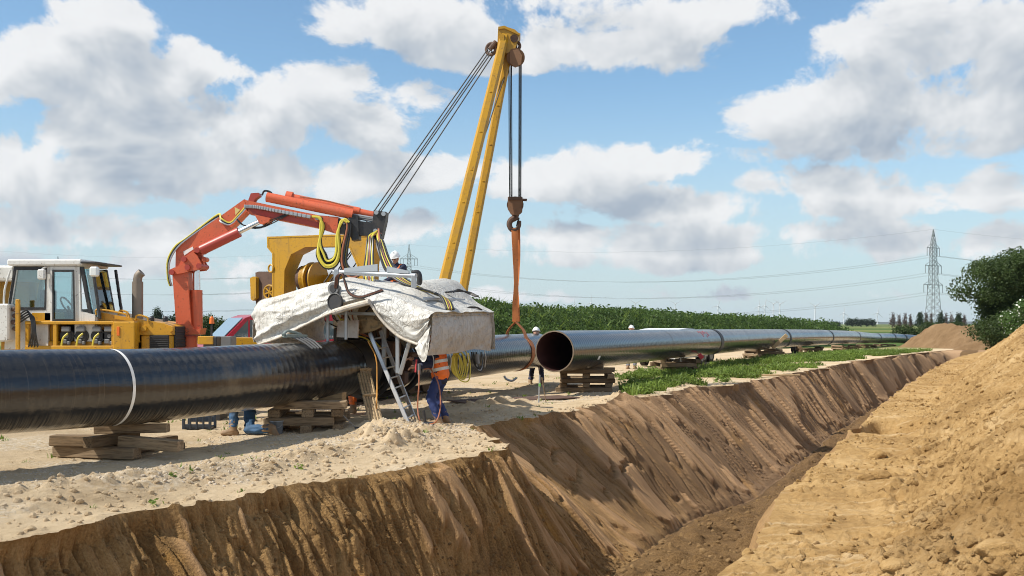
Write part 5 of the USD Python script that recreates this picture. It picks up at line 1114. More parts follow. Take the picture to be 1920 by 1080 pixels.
m = MB().box((0, 0, 0), (3.2, .9, .025)); t_ = UsdGeom.Mesh(m.build('ground_plate', rust, None, False, label='flat rusty steel plate on the ground between pegs and pipe', cat='steel plate')); p_ = gnd(965, 752); t_.AddTranslateOp().Set(Gf.Vec3d(p_[0], p_[1], .045)); t_.AddRotateZOp().Set(32)
rf_ = thing('red_flag', 'small red cap hanging by a strap under the pipe on the second timber stack', 'cap'); s, c, d = pipe_at(RP, RPs, 1290); q = c + unit(np.cross(d, (0, 0, 1))) * .42 + (0, 0, -.42); MB().bar(q + (-.25, -.2, .12), q, .05, .01).build('flag_strap', red_paint, rf_); MB().bar(q, q + (.14, -.05, -.16), .16, .05, up=(0, 1, 0)).build('flag_cap', plain('bright_red', (.62, .03, .03)), rf_)

# ---------------------------------------------------------------- vans, beacon, trailer behind the pipe
vanred = plain('van_red', (.33, .016, .035), .25, 0, .15, (.12, .05, .05)); vanwhite = plain('car_white', (.72, .72, .70), .25, 0, .15)
def wheel(parent, c, ax, r=.33, w=.22):
    c, ax = np.asarray(c, float), unit(ax); wh = MB().cyl(c - ax * w / 2, c + ax * w / 2, r, n=24).build('wheel', rubber, parent); MB().cyl(c - ax * (w / 2 + .006), c + ax * (w / 2 + .006), r * .6, n=16).build('rim', galv, wh)
def vehicle(name, label, cat, pos, ang, prof, win, width, mat, wheels, door=None):
    """prof: side outline (x forward, z up); win: list of side window outlines."""
    o = np.array([*pos, 0]); f = np.array([math.cos(ang), math.sin(ang), 0]); r = np.array([f[1], -f[0], 0]); V = thing(name, label, cat)
    fn = lambda x, y, k=0.0: o + f * x + np.array([0, 0, y]) + r * k
    MB().prism(prof, lambda x, y: fn(x, y, width / 2), -r * width).build('body', mat, V)
    for s in (1, -1):
        for w in win: MB().prism(w, lambda x, y: fn(x, y, s * (width / 2 + .006)), -r * s * .01).build('side_window', plain('dark_glass', (.06, .09, .10), .06, 0, .05, spec=.8), V)
    for x in wheels:
        for s in (1, -1): wheel(V, fn(x, .33, s * (width / 2 - .1)), r)
    return V, fn, r, f
VP = at(446, 640, 35.0)
V, fn, r, f = vehicle('van', 'dark red van with sloping windscreen, half hidden behind the pipe and shelter', 'van', (VP[0] + .85, VP[1] + .6), math.pi + .55, [(-2.6, .35), (2.5, .35), (2.6, .8), (2.45, 1.05), (1.85, 1.25), (1.05, 2.05), (.7, 2.17), (-2.55, 2.2), (-2.6, 1.0)], [[(1.6, 1.28), (.95, 1.98), (.95, 1.28)], [(.88, 1.28), (.88, 1.98), (.05, 1.98), (.05, 1.28)], [(-.3, 1.3), (-.3, 1.95), (-2.3, 1.95), (-2.3, 1.3)]], 1.95, vanred, (1.7, -1.7))
MB().prism([(0, 0), (1, 0), (1, 1), (0, 1)], lambda x, y: fn(1.87 - .78 * y, 1.27 + .78 * y, .85 - 1.7 * x), f * .02 + np.array([0, 0, .012])).build('windscreen', plain('sky_glass', (.22, .28, .32), .05, 0, .05, spec=.9), V)  # reflected sky put into the base colour of the pane
MB().box(fn(1.5, 1.3, 1.1), (.12, .2, .26), ch=.04).build('mirror', black, V)
WVc = (7.2, 44.6); vehicle('car', 'white car standing behind the long pipe, only its roof and wheels showing', 'car', WVc, math.atan2(.9, .5), [(-2.2, .35), (2.2, .35), (2.25, .75), (2.0, .95), (1.1, 1.05), (.6, 1.52), (.3, 1.62), (-.6, 1.66), (-1.7, 1.6), (-1.95, 1.5), (-2.15, 1.05)], [[(.95, 1.08), (.5, 1.58), (-.2, 1.6), (-.2, 1.08)], [(-.3, 1.08), (-.3, 1.6), (-1.7, 1.6), (-1.85, 1.08)]], 1.8, vanwhite, (1.4, -1.4))
TRl = 'dark trailer behind the pipe'
for px_w, py_w, lab in ((1323, 680, 'flat twin wheeled trailer behind the pipe near the red marking'), (1493, 662, 'flat twin wheeled trailer behind the pipe near the fourth stack')):
    p = gnd(px_w, py_w) if px_w < 1400 else gnd(px_w, py_w, -.1); dd = unit(np.array([.55, .83, 0])); sd = np.array([dd[1], -dd[0], 0]); TRr = thing('trailer', lab, 'trailer')
    MB().bar(p - dd * 2.2 - sd * .8 + (0, 0, .78), p + dd * 2.4 - sd * .8 + (0, 0, .78), 1.8, .14).build('bed', black, TRr)
    for o_ in (-.42, .42):
        for s_ in (0, -1.7): wheel(TRr, p + dd * o_ + sd * s_ + (0, 0, .36), sd, .36, .24)
    MB().bar(p + dd * 2.3 - sd * .8 + (0, 0, .7), p + dd * 3.6 - sd * .8 + (0, 0, .6), .1, .1).build('drawbar', black, TRr)
BC = thing('beacon_post', 'dark box with a post and orange beacon lamp right of the crane column', 'beacon'); bq = at(396, 640, 19.2)
MB().box(bq * (1, 1, 0) + (.02, 0, 1.15), (.26, .3, .9)).build('control_box', black, BC); MB().cyl(bq * (1, 1, 0) + (0, 0, .1), at(397, 606, 19.2), .02, n=8).build('post', black, BC); MB().cyl(at(397, 607, 19.2), at(397, 597, 19.2), .05, .04, n=14).ball(at(397, 597, 19.2), .04, 1).build('lamp', lens, BC); MB().box(bq * (1, 1, 0) + (0, 0, .35), (.5, .5, .7)).build('base', black, BC); MB().box(at(387, 638, 19.1), (.3, .12, .16)).build('yellow_box', yellow, BC)
yb = thing('work_platform', 'yellow steel beam platform in front of the red van', 'platform'); p = at(455, 646, 24); MB().box(p, (.9, .5, .34)).build('deck_beam', mustard, yb)
for sx in (-.35, .35): MB().box((p[0] + sx, p[1], p[2] / 2), (.1, .3, p[2])).build('leg', mustard, yb)
MB().box(at(418, 646, 20.6), (.45, .4, .34)).build('control_block', plain('dull_grey', (.16, .16, .16)), C)

# ---------------------------------------------------------------- people
skin = plain('skin', (.46, .26, .18), .5, 0, .1); hiv = plain('hi_vis_orange', (.85, .17, .02), .6, 0, .12, (.4, .15, .05), 6); navy = plain('navy_cloth', (.012, .018, .05), .8, 0, .2); blue = plain('blue_trousers', (.016, .033, .125), .8, 0, .25, (.05, .05, .08), 5); denim = plain('denim', (.03, .085, .17), .8, 0, .35, (.12, .13, .14), 6)
boot = plain('tan_boot_leather', (.25, .15, .075), .65, 0, .5, (.30, .24, .16), 9); reflect = plain('reflective_band', (.62, .62, .58), .35, .2, .1); helmet_m = plain('white_helmet', (.80, .80, .78), .3, 0, .08); greycloth = plain('grey_trousers', (.16, .17, .20), .8, 0, .3)
_ico = trimesh.creation.icosphere(2, 1.0).vertices
def hullb(a, b, ra, rb): return m3.Manifold.hull_points(np.vstack([_ico * ra + np.asarray(a), _ico * rb + np.asarray(b)]))
def ell(c, r, R=None): v = _ico * np.asarray(r); return m3.Manifold.hull_points((v @ R.T if R is not None else v) + np.asarray(c))
def fuse(parts, L=.035, it=8, wr=0.0, seed=0):
    wr *= 1.8
    m = m3.Manifold.batch_boolean(parts, m3.OpType.Add).refine_to_length(L).to_mesh(); t = trimesh.Trimesh(np.array(m.vert_properties[:, :3]), np.array(m.tri_verts), process=True)
    trimesh.smoothing.filter_taubin(t, lamb=.5, nu=.52, iterations=it)
    if wr: t.vertices = t.vertices + t.vertex_normals * ((fbm(t.vertices * 16, 3, seed) - .5) * wr + (noise(t.vertices * np.array([9, 9, 26.0]), seed + 9) - .5) * wr)[:, None]
    return t
def ik(a, b, l1, l2, bend):
    a, b = np.asarray(a, float), np.asarray(b, float); d = b - a; L = min(np.linalg.norm(d), l1 + l2 - .01); d = unit(d); x = (l1 * l1 - l2 * l2 + L * L) / (2 * L); h = math.sqrt(max(0, l1 * l1 - x * x)); n = unit(np.asarray(bend, float) - d * (d @ np.asarray(bend, float)))
    return a + d * x + n * h, a + d * L
def hand(c, fwd, up):
    fwd = unit(fwd); s = unit(np.cross(fwd, up)); u = np.cross(s, fwd); out = [hullb(c, c + fwd * .07, .030, .034), hullb(c + s * .02, c + fwd * .07 + s * .025, .022, .022), hullb(c - s * .02, c + fwd * .07 - s * .025, .022, .022)]
    for k, L in enumerate((.062, .075, .07, .055)):
        b = c + fwd * .085 + s * (k - 1.5) * .021; m_ = b + fwd * L * .55 - u * .012; out += [hullb(b, m_, .0105, .0098), hullb(m_, m_ + fwd * L * .3 - u * .03, .0098, .0085)]
    t0 = c + fwd * .02 - s * .03; t1 = t0 + fwd * .035 - s * .03; out += [hullb(t0, t1, .014, .0115), hullb(t1, t1 + fwd * .035 - u * .01, .0115, .0095)]
    return out
def figure(label, pelvis, face, lean, feet, hands, look, top_m, leg_m, helm=True, knee=None, group=None, vest=None, bands=True, neck_m=None, foot_dirs=None, seed=1, kneept=None):
    pelvis = np.asarray(pelvis, float); f = np.array([math.cos(face), math.sin(face), 0]); r = np.array([f[1], -f[0], 0]); up = unit(np.array([0, 0, 1]) * math.cos(lean) + f * math.sin(lean)); fw = np.cross(up, r) * -1
    fw = unit(f * math.cos(lean) - np.array([0, 0, 1]) * math.sin(lean)); P = thing('person', label, 'person', group=group)
    chest, neck = pelvis + up * .32, pelvis + up * .52; lk = unit(np.asarray(look, float)); headc = neck + unit(up + np.array([0, 0, .6])) * .17 + lk * .03; hu = unit(np.array([0, 0, 1]) - lk * lk[2]); hs = np.cross(lk, hu); Rh = np.stack([lk, -hs, hu], 1)
    sh = [neck - up * .06 + r * s * .185 for s in (-1, 1)]; hp = [pelvis - up * .02 + r * s * .092 for s in (-1, 1)]
    body, jac, tro = [], [], []
    tor = [(pelvis, chest, .125, .125), (pelvis + r * .07, chest + r * .09, .11, .115), (pelvis - r * .07, chest - r * .09, .11, .115), (chest + r * .08, sh[1], .115, .075), (chest - r * .08, sh[0], .115, .075), (sh[0], sh[1], .075, .075), (chest, neck, .12, .06)]
    body += [hullb(a, b, x, y) for a, b, x, y in tor] + [hullb(neck - up * .03, headc - hu * .03, .058, .055)]
    jac += [hullb(a, b, x + .022, y + .02) for a, b, x, y in tor[:6]] + [hullb(neck - up * .05, neck + up * .045, .085, .072)] + [hullb(pelvis - up * .06 + r * s * .06, pelvis + r * s * .07, .125, .13) for s in (-1, 1)]
    body += [ell(headc, (.098, .076, .118), Rh), ell(headc + lk * .03 - hu * .065, (.062, .055, .05), Rh), hullb(headc + lk * .094 + hu * .012, headc + lk * .112 - hu * .025, .011, .015), hullb(headc + lk * .085 - hu * .062 + hs * .018, headc + lk * .085 - hu * .062 - hs * .018, .01, .01), hullb(headc + lk * .075 + hu * .022 + hs * .04, headc + lk * .075 + hu * .022 - hs * .04, .02, .02)] + [ell(headc + hs * s * .078 - hu * .005, (.026, .012, .033), Rh) for s in (-1, 1)]
    for i, s in enumerate((-1, 1)):
        el, wr_ = ik(sh[i], hands[i], .30, .27, -np.array([0, 0, 1]) + r * s * .5 - f * .3)
        body += [hullb(sh[i], el, .056, .043), hullb(el, wr_, .043, .03)] + hand(wr_, wr_ - el, np.array([0, 0, 1.0])); jac += [hullb(sh[i], el, .078, .062), hullb(el, el + (wr_ - el) * .93, .062, .048)]
        fd = unit(foot_dirs[i]) if foot_dirs else f; an = np.asarray(feet[i], float)
        kn_, an = ik(hp[i], an, .45, .44, (knee[i] if knee else f))
        if kneept and kneept[i] is not None: kn_ = np.asarray(kneept[i], float); an = np.asarray(feet[i], float)
        body += [hullb(hp[i], kn_, .088, .058), hullb(kn_, an, .056, .042)]
        tro += [hullb(hp[i], kn_, .105, .078), hullb(kn_, an + (kn_ - an) * .18, .08, .072), hullb(pelvis + up * .05, hp[i], .13, .105)]
        dn = unit(an - kn_); sole = unit(fd - dn * 0)
        toe_ = an + sole * .16 - np.array([0, 0, .055]) if abs(sole[2]) < .5 else an + sole * .17
        body += [hullb(an, toe_, .04, .03)]
        ht = an - (np.array([0, 0, .055]) if abs(sole[2]) < .5 else -0 * dn) - sole * .045
        fuse_b = fuse([hullb(an + (kn_ - an) * .34, an, .068, .062), hullb(an, ht, .06, .048), hullb(ht, toe_, .05, .048), hullb(an, toe_, .055, .046)], .03, 5, .008, seed + i); obj('boot', fuse_b, boot, P, True)
    obj('body', fuse(body, .022, 6), skin, P, True)
    J = fuse(jac, .03, 6, .018, seed); obj('jacket', J, top_m, P, True); obj('trousers', fuse(tro, .03, 6, .018, seed + 5), leg_m, P, True)
    if vest is not None:
        vp = [hullb(a, b, x + .034, y + .032) for a, b, x, y in tor[:3]] + [hullb(chest + r * .08, sh[1] - r * .03, .15, .1), hullb(chest - r * .08, sh[0] + r * .03, .15, .1)]
        obj('vest', fuse(vp, .03, 6, .012, seed + 3), vest, P, True)
    if bands:
        tb_ = m3.Manifold.batch_boolean([hullb(a, b, x + .045, y + .043) for a, b, x, y in tor[:3]], m3.OpType.Add)
        for h_ in (.06, .2):
            n_ = up; o_ = pelvis + up * h_; bd = tb_.trim_by_plane(tuple(n_), float(n_ @ o_)).trim_by_plane(tuple(-n_), float(-n_ @ (o_ + up * .055)))
            if not bd.is_empty(): obj('reflective_band', bd, reflect, P, 40)
    if helm:
        hv = trimesh.creation.icosphere(3, 1.0); v = hv.vertices.copy(); v[:, 2] = np.where(v[:, 2] < 0, v[:, 2] * .12, v[:, 2]); v = v * (.138, .113, .125); v = v @ Rh.T + headc + hu * .055; h_ = obj('helmet', (v, hv.faces), helmet_m, P, True)
        an_ = np.linspace(0, 2 * np.pi, 33); MB().raw(*tube_mesh(np.array([headc + hu * .05 + lk * .142 * math.cos(a) * (1.15 if math.cos(a) > 0 else 1) + hs * .118 * math.sin(a) for a in an_]), .011, 6, False)).build('helmet_brim', helmet_m, h_); MB().bar(headc + hu * .178 - lk * .09, headc + hu * .178 + lk * .09, .03, .012, up=hu).build('helmet_ridge', helmet_m, h_)
    else:
        obj('hair', fuse([ell(headc + hu * .03 - lk * .015, (.1, .082, .105), Rh)], .03, 3), plain('brown_hair', (.05, .03, .02), .7), P, True)
    return P, headc, lk, hu, hs
def W(px, Y, z): return np.array([(px - 960) / FPX * Y, Y, z])
# A: standing in the shelter, head hidden
x = W(826, 18.2, 0)
figure('person in orange and navy jacket standing with head under the tarpaulin', x + (0, 0, .93), math.radians(165), .22, [x + (-.02, -.13, .085), x + (.10, .12, .085)], [x + (-.42, -.28, 1.08), x + (-.5, .12, 1.2)], (-1, .2, -.2), navy, blue, True, vest=hiv, seed=3)
# B: kneeling under the near pipe
x = np.array([-4.5, 16.95, 0.0])
figure('kneeling person in blue jeans under the pipe left of the middle timber stack', x + (0, 0, .56), math.radians(170), .30, [(-4.62, 16.5, .09), (-3.96, 16.45, .12)], [x + (-.35, .35, .75), x + (-.2, .6, .8)], (-1, .4, -.1), navy, denim, True, kneept=[(-4.64, 16.62, .51), (-4.38, 16.58, .085)], bands=False, foot_dirs=[(-1, -.1, 0), (.6, -.15, -.9)], seed=7)
# C: orange trousers behind the middle stack
x = W(672, 20.1, 0)
figure('person in orange trousers behind the pipe, left of the slatted board', x + (-.1, .45, .86), math.radians(120), .5, [W(663, 19.9, .09), W(694, 19.8, .12)], [x + (-.3, 1.0, .9), x + (.0, 1.0, 1.0)], (-.4, .8, -.3), hiv, hiv, True, bands=False, foot_dirs=[(-.6, .8, 0), (.5, -.3, -.8)], seed=9)
# D: on the pipelayer
x = W(745, 23.6, 1.78); MB().box(x + (0, .1, -.04), (.9, .8, .06)).box(x + (-.2, .3, -.3), (.5, .4, .5)).build('operator_step', mustard, PL)
Pd, hc, lk, hu, hs = figure('person with white helmet and orange vest standing on the pipelayer above the shelter', x + (0, 0, .93), math.radians(-115), .12, [x + (-.1, 0, .085), x + (.12, 0, .085)], [x + (-.35, -.35, 1.0), x + (.25, -.4, 1.0)], (-.25, -.9, -.35), navy, blue, True, vest=hiv, seed=13)
for s in (-1, 1): MB().ring(hc + lk * .098 + hu * .022 + hs * s * .032, lk, .02, .005, 12, 5).build('glasses', black, Pd)
# E and F: behind the pipes
x = W(1004, 30.3, 0); figure('person in orange vest and white helmet seen from behind beside the open pipe end', x + (0, 0, .90), math.radians(80), .18, [x + (-.16, 0, .085), x + (.2, .05, .085)], [x + (-.3, .4, .95), x + (.3, .4, .95)], (.1, 1, -.25), hiv, navy, True, vest=hiv, seed=17)
x = W(1183, 40.5, 0); figure('person with white helmet and grey trousers standing behind the long pipe before the white car', x + (0, 0, .93), math.radians(60), .05, [x + (-.14, 0, .085), x + (.16, .05, .085)], [x + (-.3, .2, .95), x + (.35, .2, .95)], (.4, 1, -.1), hiv, greycloth, True, vest=hiv, seed=19)
# ---------------------------------------------------------------- plants
weedleaf = leaf('weed_leaves', (.09, .14, .02), (.17, .25, .035), (.27, .35, .08))
bankleaf = leaf('bank_leaves', (.04, .075, .015), (.08, .138, .028), (.15, .215, .055))
treeleaf = leaf('tree_leaves', (.03, .05, .012), (.058, .095, .02), (.11, .155, .04))
bushleaf = leaf('bush_leaves', (.035, .075, .012), (.075, .14, .03), (.12, .20, .05))
farleaf = leaf('far_leaves', (.025, .042, .02), (.04, .066, .028), (.06, .09, .04))
redleaf = leaf('sparse_reddish_twigs', (.07, .05, .04), (.11, .075, .06), (.15, .11, .085))
barkm = plain('bark', (.09, .07, .05), .9, 0, .5, (.04, .035, .03), 6, .01)
flower = plain('white_blossom', (.75, .75, .68), .7, 0, .1)
bankgreen = soil('bank_ground', [(.25, (.022, .045, .012)), (.5, (.04, .075, .02)), (.8, (.075, .115, .034))], 2.0, .05)
def quads(P, N, size, g, asp=1.7, fold=.25):
    """Leaf quads (two triangles each, slightly folded) at P facing about N."""
    n = len(P); N = N / (np.linalg.norm(N, axis=1, keepdims=True) + 1e-9); A = np.cross(N, g.normal(0, 1, (n, 3))); A /= np.linalg.norm(A, axis=1, keepdims=True) + 1e-9; B = np.cross(N, A)
    s = (size * g.uniform(.6, 1.3, n))[:, None]; a, b = A * s * asp / 2, B * s / 2
    v = np.stack([P - a, P + b + N * s * fold, P + a, P - b + N * s * fold], 1).reshape(-1, 3); i = np.arange(n)[:, None] * 4
    return v, np.vstack([i + [0, 2, 1], i + [0, 3, 2]])
def instancer(name, protos, mat, pos, scale, label, cat, kind='stuff', seed=1, tilt=.15, smooth=False):
    g = np.random.default_rng(seed); pi = UsdGeom.PointInstancer.Define(stage, '/World/' + numbered('/World', name)); paths = []
    for k, m_ in enumerate(protos): paths.append(obj('clump' if 'clod' not in name and 'stone' not in name else 'lump', m_, mat, pi, smooth).GetPath())
    pi.CreatePrototypesRel().SetTargets(paths); n = len(pos); pi.CreateProtoIndicesAttr(Vt.IntArray.FromNumpy(g.integers(0, len(protos), n).astype(np.int32)))
    pi.CreatePositionsAttr(Vt.Vec3fArray.FromNumpy(np.asarray(pos, np.float32)))
    yaw, tx, ty = g.uniform(0, 2 * np.pi, n), g.normal(0, tilt, n), g.normal(0, tilt, n); q = []
    for y, a, b in zip(yaw, tx, ty):
        r_ = Gf.Rotation(Gf.Vec3d(0, 0, 1), math.degrees(y)) * Gf.Rotation(Gf.Vec3d(math.cos(y * 3), math.sin(y * 3), 0), math.degrees(a + b)); q.append(Gf.Quath(r_.GetQuat()))
    pi.CreateOrientationsAttr(q); s = np.asarray(scale, np.float32); s = np.repeat(s[:, None], 3, 1) if s.ndim == 1 else s
    pi.CreateScalesAttr(Vt.Vec3fArray.FromNumpy(s)); return tag(pi, label, cat, None, kind)
def clump(seed, n, h, spread, size):
    g = np.random.default_rng(seed); P = np.stack([g.normal(0, spread, n), g.normal(0, spread, n), np.abs(g.normal(.4, .35, n)) * h], -1); N = g.normal(0, .7, (n, 3)) + np.array([0, 0, .8]) + P * np.array([1.5, 1.5, 0]) / max(spread, .01)
    return quads(P, N, np.full(n, size), g, 2.0)
def blades(seed, n, h, spread):
    g = np.random.default_rng(seed); v, f = [], []
    for k in range(n):
        a, r_ = g.uniform(0, 6.28), abs(g.normal(0, spread)); b = np.array([r_ * math.cos(a), r_ * math.sin(a), -.02]); d = np.array([math.cos(a), math.sin(a), 0]); s = np.array([-d[1], d[0], 0]); hh_ = h * g.uniform(.5, 1.2); w = .006 + h * .03
        p = [b, b + d * .2 * hh_ + np.array([0, 0, hh_ * .6]), b + d * hh_ * .55 + np.array([0, 0, hh_ * .95])]
        i = len(v); v += [p[0] - s * w, p[0] + s * w, p[1] - s * w * .8, p[1] + s * w * .8, p[2]]; f += [[i, i + 1, i + 3], [i, i + 3, i + 2], [i + 2, i + 3, i + 4]]
    return np.array(v), np.array(f)
def on_surface(name, n, seed, weight=None):
    X, Y, Z = SURF[name]; g = np.random.default_rng(seed); dx = np.linalg.norm(np.stack([np.diff(X, axis=1)[:-1], np.diff(Y, axis=1)[:-1] if Y.shape == X.shape else 0 * np.diff(X, axis=1)[:-1], np.diff(Z, axis=1)[:-1]], -1), axis=-1); dy = np.linalg.norm(np.stack([np.diff(X, axis=0)[:, :-1], np.diff(Y, axis=0)[:, :-1], np.diff(Z, axis=0)[:, :-1]], -1), axis=-1)
    w = dx * dy
    if weight is not None: w = w * weight(X[:-1, :-1], Y[:-1, :-1], Z[:-1, :-1])
    w = np.clip(w, 0, None).ravel(); i = g.choice(len(w), n, p=w / w.sum()); r_, c = np.divmod(i, X.shape[1] - 1); a, b = g.random(n), g.random(n)
    L = lambda A: A[r_, c] + a * (A[r_, c + 1] - A[r_, c]) + b * (A[r_ + 1, c] - A[r_, c])
    return np.stack([L(X), L(Y), L(Z)], -1)
SURF['ground'] = (XG, np.ascontiguousarray(YG), zg)
tree_xyz = np.stack([XG[::3, ::3].ravel(), YG[::3, ::3].ravel()], -1); gtree = cKDTree(tree_xyz); gz_ = zg[::3, ::3].ravel()
def ground_z(x, y): return gz_[gtree.query(np.stack([x, y], -1))[1]]

# overgrown bank behind the pipes
bank_a = math.atan2(131, 77); bc = np.array([14.8, 84.5])
def bank():
    nL, nW, L, Wd = 300, 90, 47, 6.0
    u, w = np.meshgrid(np.linspace(-1, 1, nL), np.linspace(-1, 1, nW), indexing='ij'); x = bc[0] + u * L * math.cos(bank_a) - w * Wd * math.sin(bank_a); y = bc[1] + u * L * math.sin(bank_a) + w * Wd * math.cos(bank_a)
    top = 2.75 - .75 * (u + 1) / 2; wav = fbm(np.stack([u * L * .11, 0 * w, 0 * w], -1), 3, 171) - .5; fine_ = fbm(P3(x, y, .55), 4, 172) - .5
    z = top * (1 + .28 * wav) * np.clip(1.12 - np.abs(w) ** 1.6 * 1.2, -.1, 1) * sstep(1.0, .95, np.abs(u)) + fine_ * .8 - .15; SURF['bank'] = (x, y, z + slope_far(y))
    return obj('green_bank', (np.stack([x, y, z + slope_far(y)], -1).reshape(-1, 3), grid_faces(nL, nW)[:, ::-1]), bankgreen, None, True, label='long earth bank overgrown with green weeds behind the pipes', cat='bank', kind='structure')
bank()
p = on_surface('bank', 21000, 173, lambda x, y, z: (z > .1) * (2.2 * sstep(140, 60, y) + .5)); n = len(p)
instancer('weeds_on_bank', [clump(k, 40, .5, .26, .105) for k in range(6)], bankleaf, p - (0, 0, .05), np.random.default_rng(174).uniform(.5, 1.25, n) * (1 + np.clip((p[:, 1] - 60) / 90, 0, .8)), 'dense leafy weeds covering the long green bank', 'weeds', seed=175)
p = on_surface('bank', 900, 178, lambda x, y, z: z > .8); instancer('weeds_on_bank', [blades(k, 12, .9, .12) for k in range(3)], weedleaf, p, np.random.default_rng(179).uniform(.5, 1.1, len(p)), 'taller grass stems standing up from the green bank', 'weeds', seed=180)
# green strip of weeds between the long pipe and the trench
def strip_w(x, y, z):
    o = np.interp(y, rows, rimL) - x; d = fbm(np.stack([x * .45, y * .45, x * 0], -1), 3, 191)
    return sstep(.3, .8, o) * sstep(5.8, 4.2, o) * sstep(24.0, 27.0, y) * sstep(80, 60, y) * sstep(.095, .125, x / np.maximum(y, 1)) * sstep(.49, .59, d + .085 * sstep(28, 34, y))
p = on_surface('ground', 3800, 192, strip_w); gp = np.random.default_rng(193)
instancer('green_weeds', [clump(k + 40, 30, .24, .15, .07) for k in range(5)], weedleaf, p - (0, 0, .01), gp.uniform(.3, .95, len(p)), 'bright green weeds growing between the long pipe and the trench', 'weeds', seed=194)
p = on_surface('ground', 2000, 195, strip_w); instancer('green_weeds', [blades(k + 50, 14, .28, .08) for k in range(4)], weedleaf, p, gp.uniform(.5, 1.2, len(p)), 'grass tufts among the weeds between the long pipe and the trench', 'grass', seed=196)
p = on_surface('ground', 230, 197, lambda x, y, z: ((np.interp(y, rows, rimL) - x) < 9) * (y > 7) * (y < 40) * (1.0 + 0 * x)); instancer('small_tufts', [blades(k + 60, 9, .07, .03) for k in range(3)] + [clump(71, 9, .06, .04, .03)], weedleaf, p, gp.uniform(.5, 1.5, len(p)), 'tiny green tufts scattered over the sandy strip', 'grass', seed=198)

# ---------------------------------------------------------------- loose soil lumps and stones
def lump(seed, k=1):
    m = trimesh.creation.icosphere(k, 1.0); g = np.random.default_rng(seed); v = m.vertices; o = g.uniform(0, 50, 3); r_ = .72 + .55 * fbm(v * 1.3 + o, 2, seed) + .25 * (fbm(v * 3.1 + o, 2, seed + 1) - .5)
    return v * r_[:, None] * np.array([1, g.uniform(.75, 1), g.uniform(.55, .8)]), m.faces
def angular(seed):
    g = np.random.default_rng(seed); q = g.normal(0, 1, (26, 3)); q /= np.linalg.norm(q, axis=1, keepdims=True); q *= (g.uniform(.75, 1.1, 26))[:, None]; h = trimesh.convex.convex_hull(q * np.array([1, g.uniform(.7, 1), g.uniform(.5, .8)])); return np.array(h.vertices), np.array(h.faces)
L1 = [lump(k, 2) for k in range(4)] + [angular(k + 60) for k in range(6)]; L0 = [lump(k + 20, 1) for k in range(6)]
def sizes(n, lo, hi, g, p=2.6): return lo + (hi - lo) * g.random(n) ** p
g9 = np.random.default_rng(9)
p = on_surface('heap', 44000, 201, lambda x, y, z: (y > 4) * (y < 60) * np.clip(14 / y, 0, 3) ** 1.2); instancer('soil_clods', L1, heaps, p - (0, 0, .008), sizes(len(p), .009, .06, g9, 2.6), 'loose clods lying on the golden spoil heap', 'clods', seed=202, tilt=.5)
p = on_surface('bench', 2600, 203, lambda x, y, z: (y > 4) * (y < 50) * (.25 + sstep(.5, .62, fbm(P3(x, y, 1.1), 3, 88)))); instancer('soil_clods', L1, heapm, p, sizes(len(p), .008, .055, g9, 3), 'crumbs and clods lying on the flat soil ledge', 'clods', seed=204, tilt=.5)
def sand_w(x, y, z):
    o = np.interp(y, rows, rimL) - x; return (y > 5) * (y < 34) * (np.exp(-((o - 1.2) / .8) ** 2) * sstep(22, 16, y) + .5 * np.exp(-(o / .25) ** 2) + .1 * (o < 7) * sstep(.5, .62, fbm(P3(x, y, .8), 3, 31)))
p = on_surface('ground', 4200, 205, sand_w); instancer('sand_clods', L1, sand, p, sizes(len(p), .006, .055, g9, 3.6), 'loose sandy clods along the edge of the trench', 'clods', seed=206, tilt=.5)
stone_m = plain('gravel_stone', (.44, .37, .285), .85, 0, .4, (.25, .2, .14), 12)
def gravel_w(x, y, z):
    q = np.clip(1 - ((x + 3.2 - (y - 13.5) * .55) / 1.4) ** 2, 0, 1) * sstep(10, 12, y) * sstep(20, 17, y); o = np.interp(y, rows, rimL) - x
    return (y > 6) * (y < 30) * (q + .5 * sstep(.54, .62, fbm(P3(x, y, .5), 3, 207)) * (o < 8) * (o > 1))
p = on_surface('ground', 9500, 208, gravel_w); instancer('gravel_stones', L0, stone_m, p, sizes(len(p), .006, .026, g9, 2), 'grey gravel stones on the sandy strip before the pipe', 'gravel', seed=209, tilt=.6)
X_, Y_, Z_ = SURF['wall']; gw = np.random.default_rng(210); i = gw.integers(0, X_.shape[0] - 1, 20000); j = (X_.shape[1] * (1 - gw.random(20000) ** 2 * .9)).astype(int) - 1
k_ = (torn[i, j] > .4) & (Y_[i, j] < 17) & (Y_[i, j] > 4); i, j = i[k_][:5200], j[k_][:5200]; P_ = np.stack([X_[i, j], Y_[i, j], Z_[i, j]], -1)
crumb = soil('dark_crumbs', [(.3, (.12, .07, .03)), (.5, (.21, .13, .058)), (.75, (.32, .21, .10))], 2.0, .02)
instancer('wall_crumbs', L0, crumb, P_, sizes(len(P_), .005, .035, gw, 3), 'earth crumbs stuck to the torn parts of the trench wall', 'clods', seed=211, tilt=.6)
fi_, fj_ = gw.integers(0, XF.shape[0] - 1, 9000), gw.integers(1, XF.shape[1] - 1, 9000); k_ = (YF[fi_, fj_] > 12) & (YF[fi_, fj_] < 45); fi_, fj_ = fi_[k_][:2400], fj_[k_][:2400]
instancer('floor_clods', L1, crumb, np.stack([XF[fi_, fj_], YF[fi_, fj_], ZF[fi_, fj_]], -1), sizes(len(fi_), .012, .08, gw, 3), 'earth clods lying on the trench floor', 'clods', seed=212, tilt=.6)
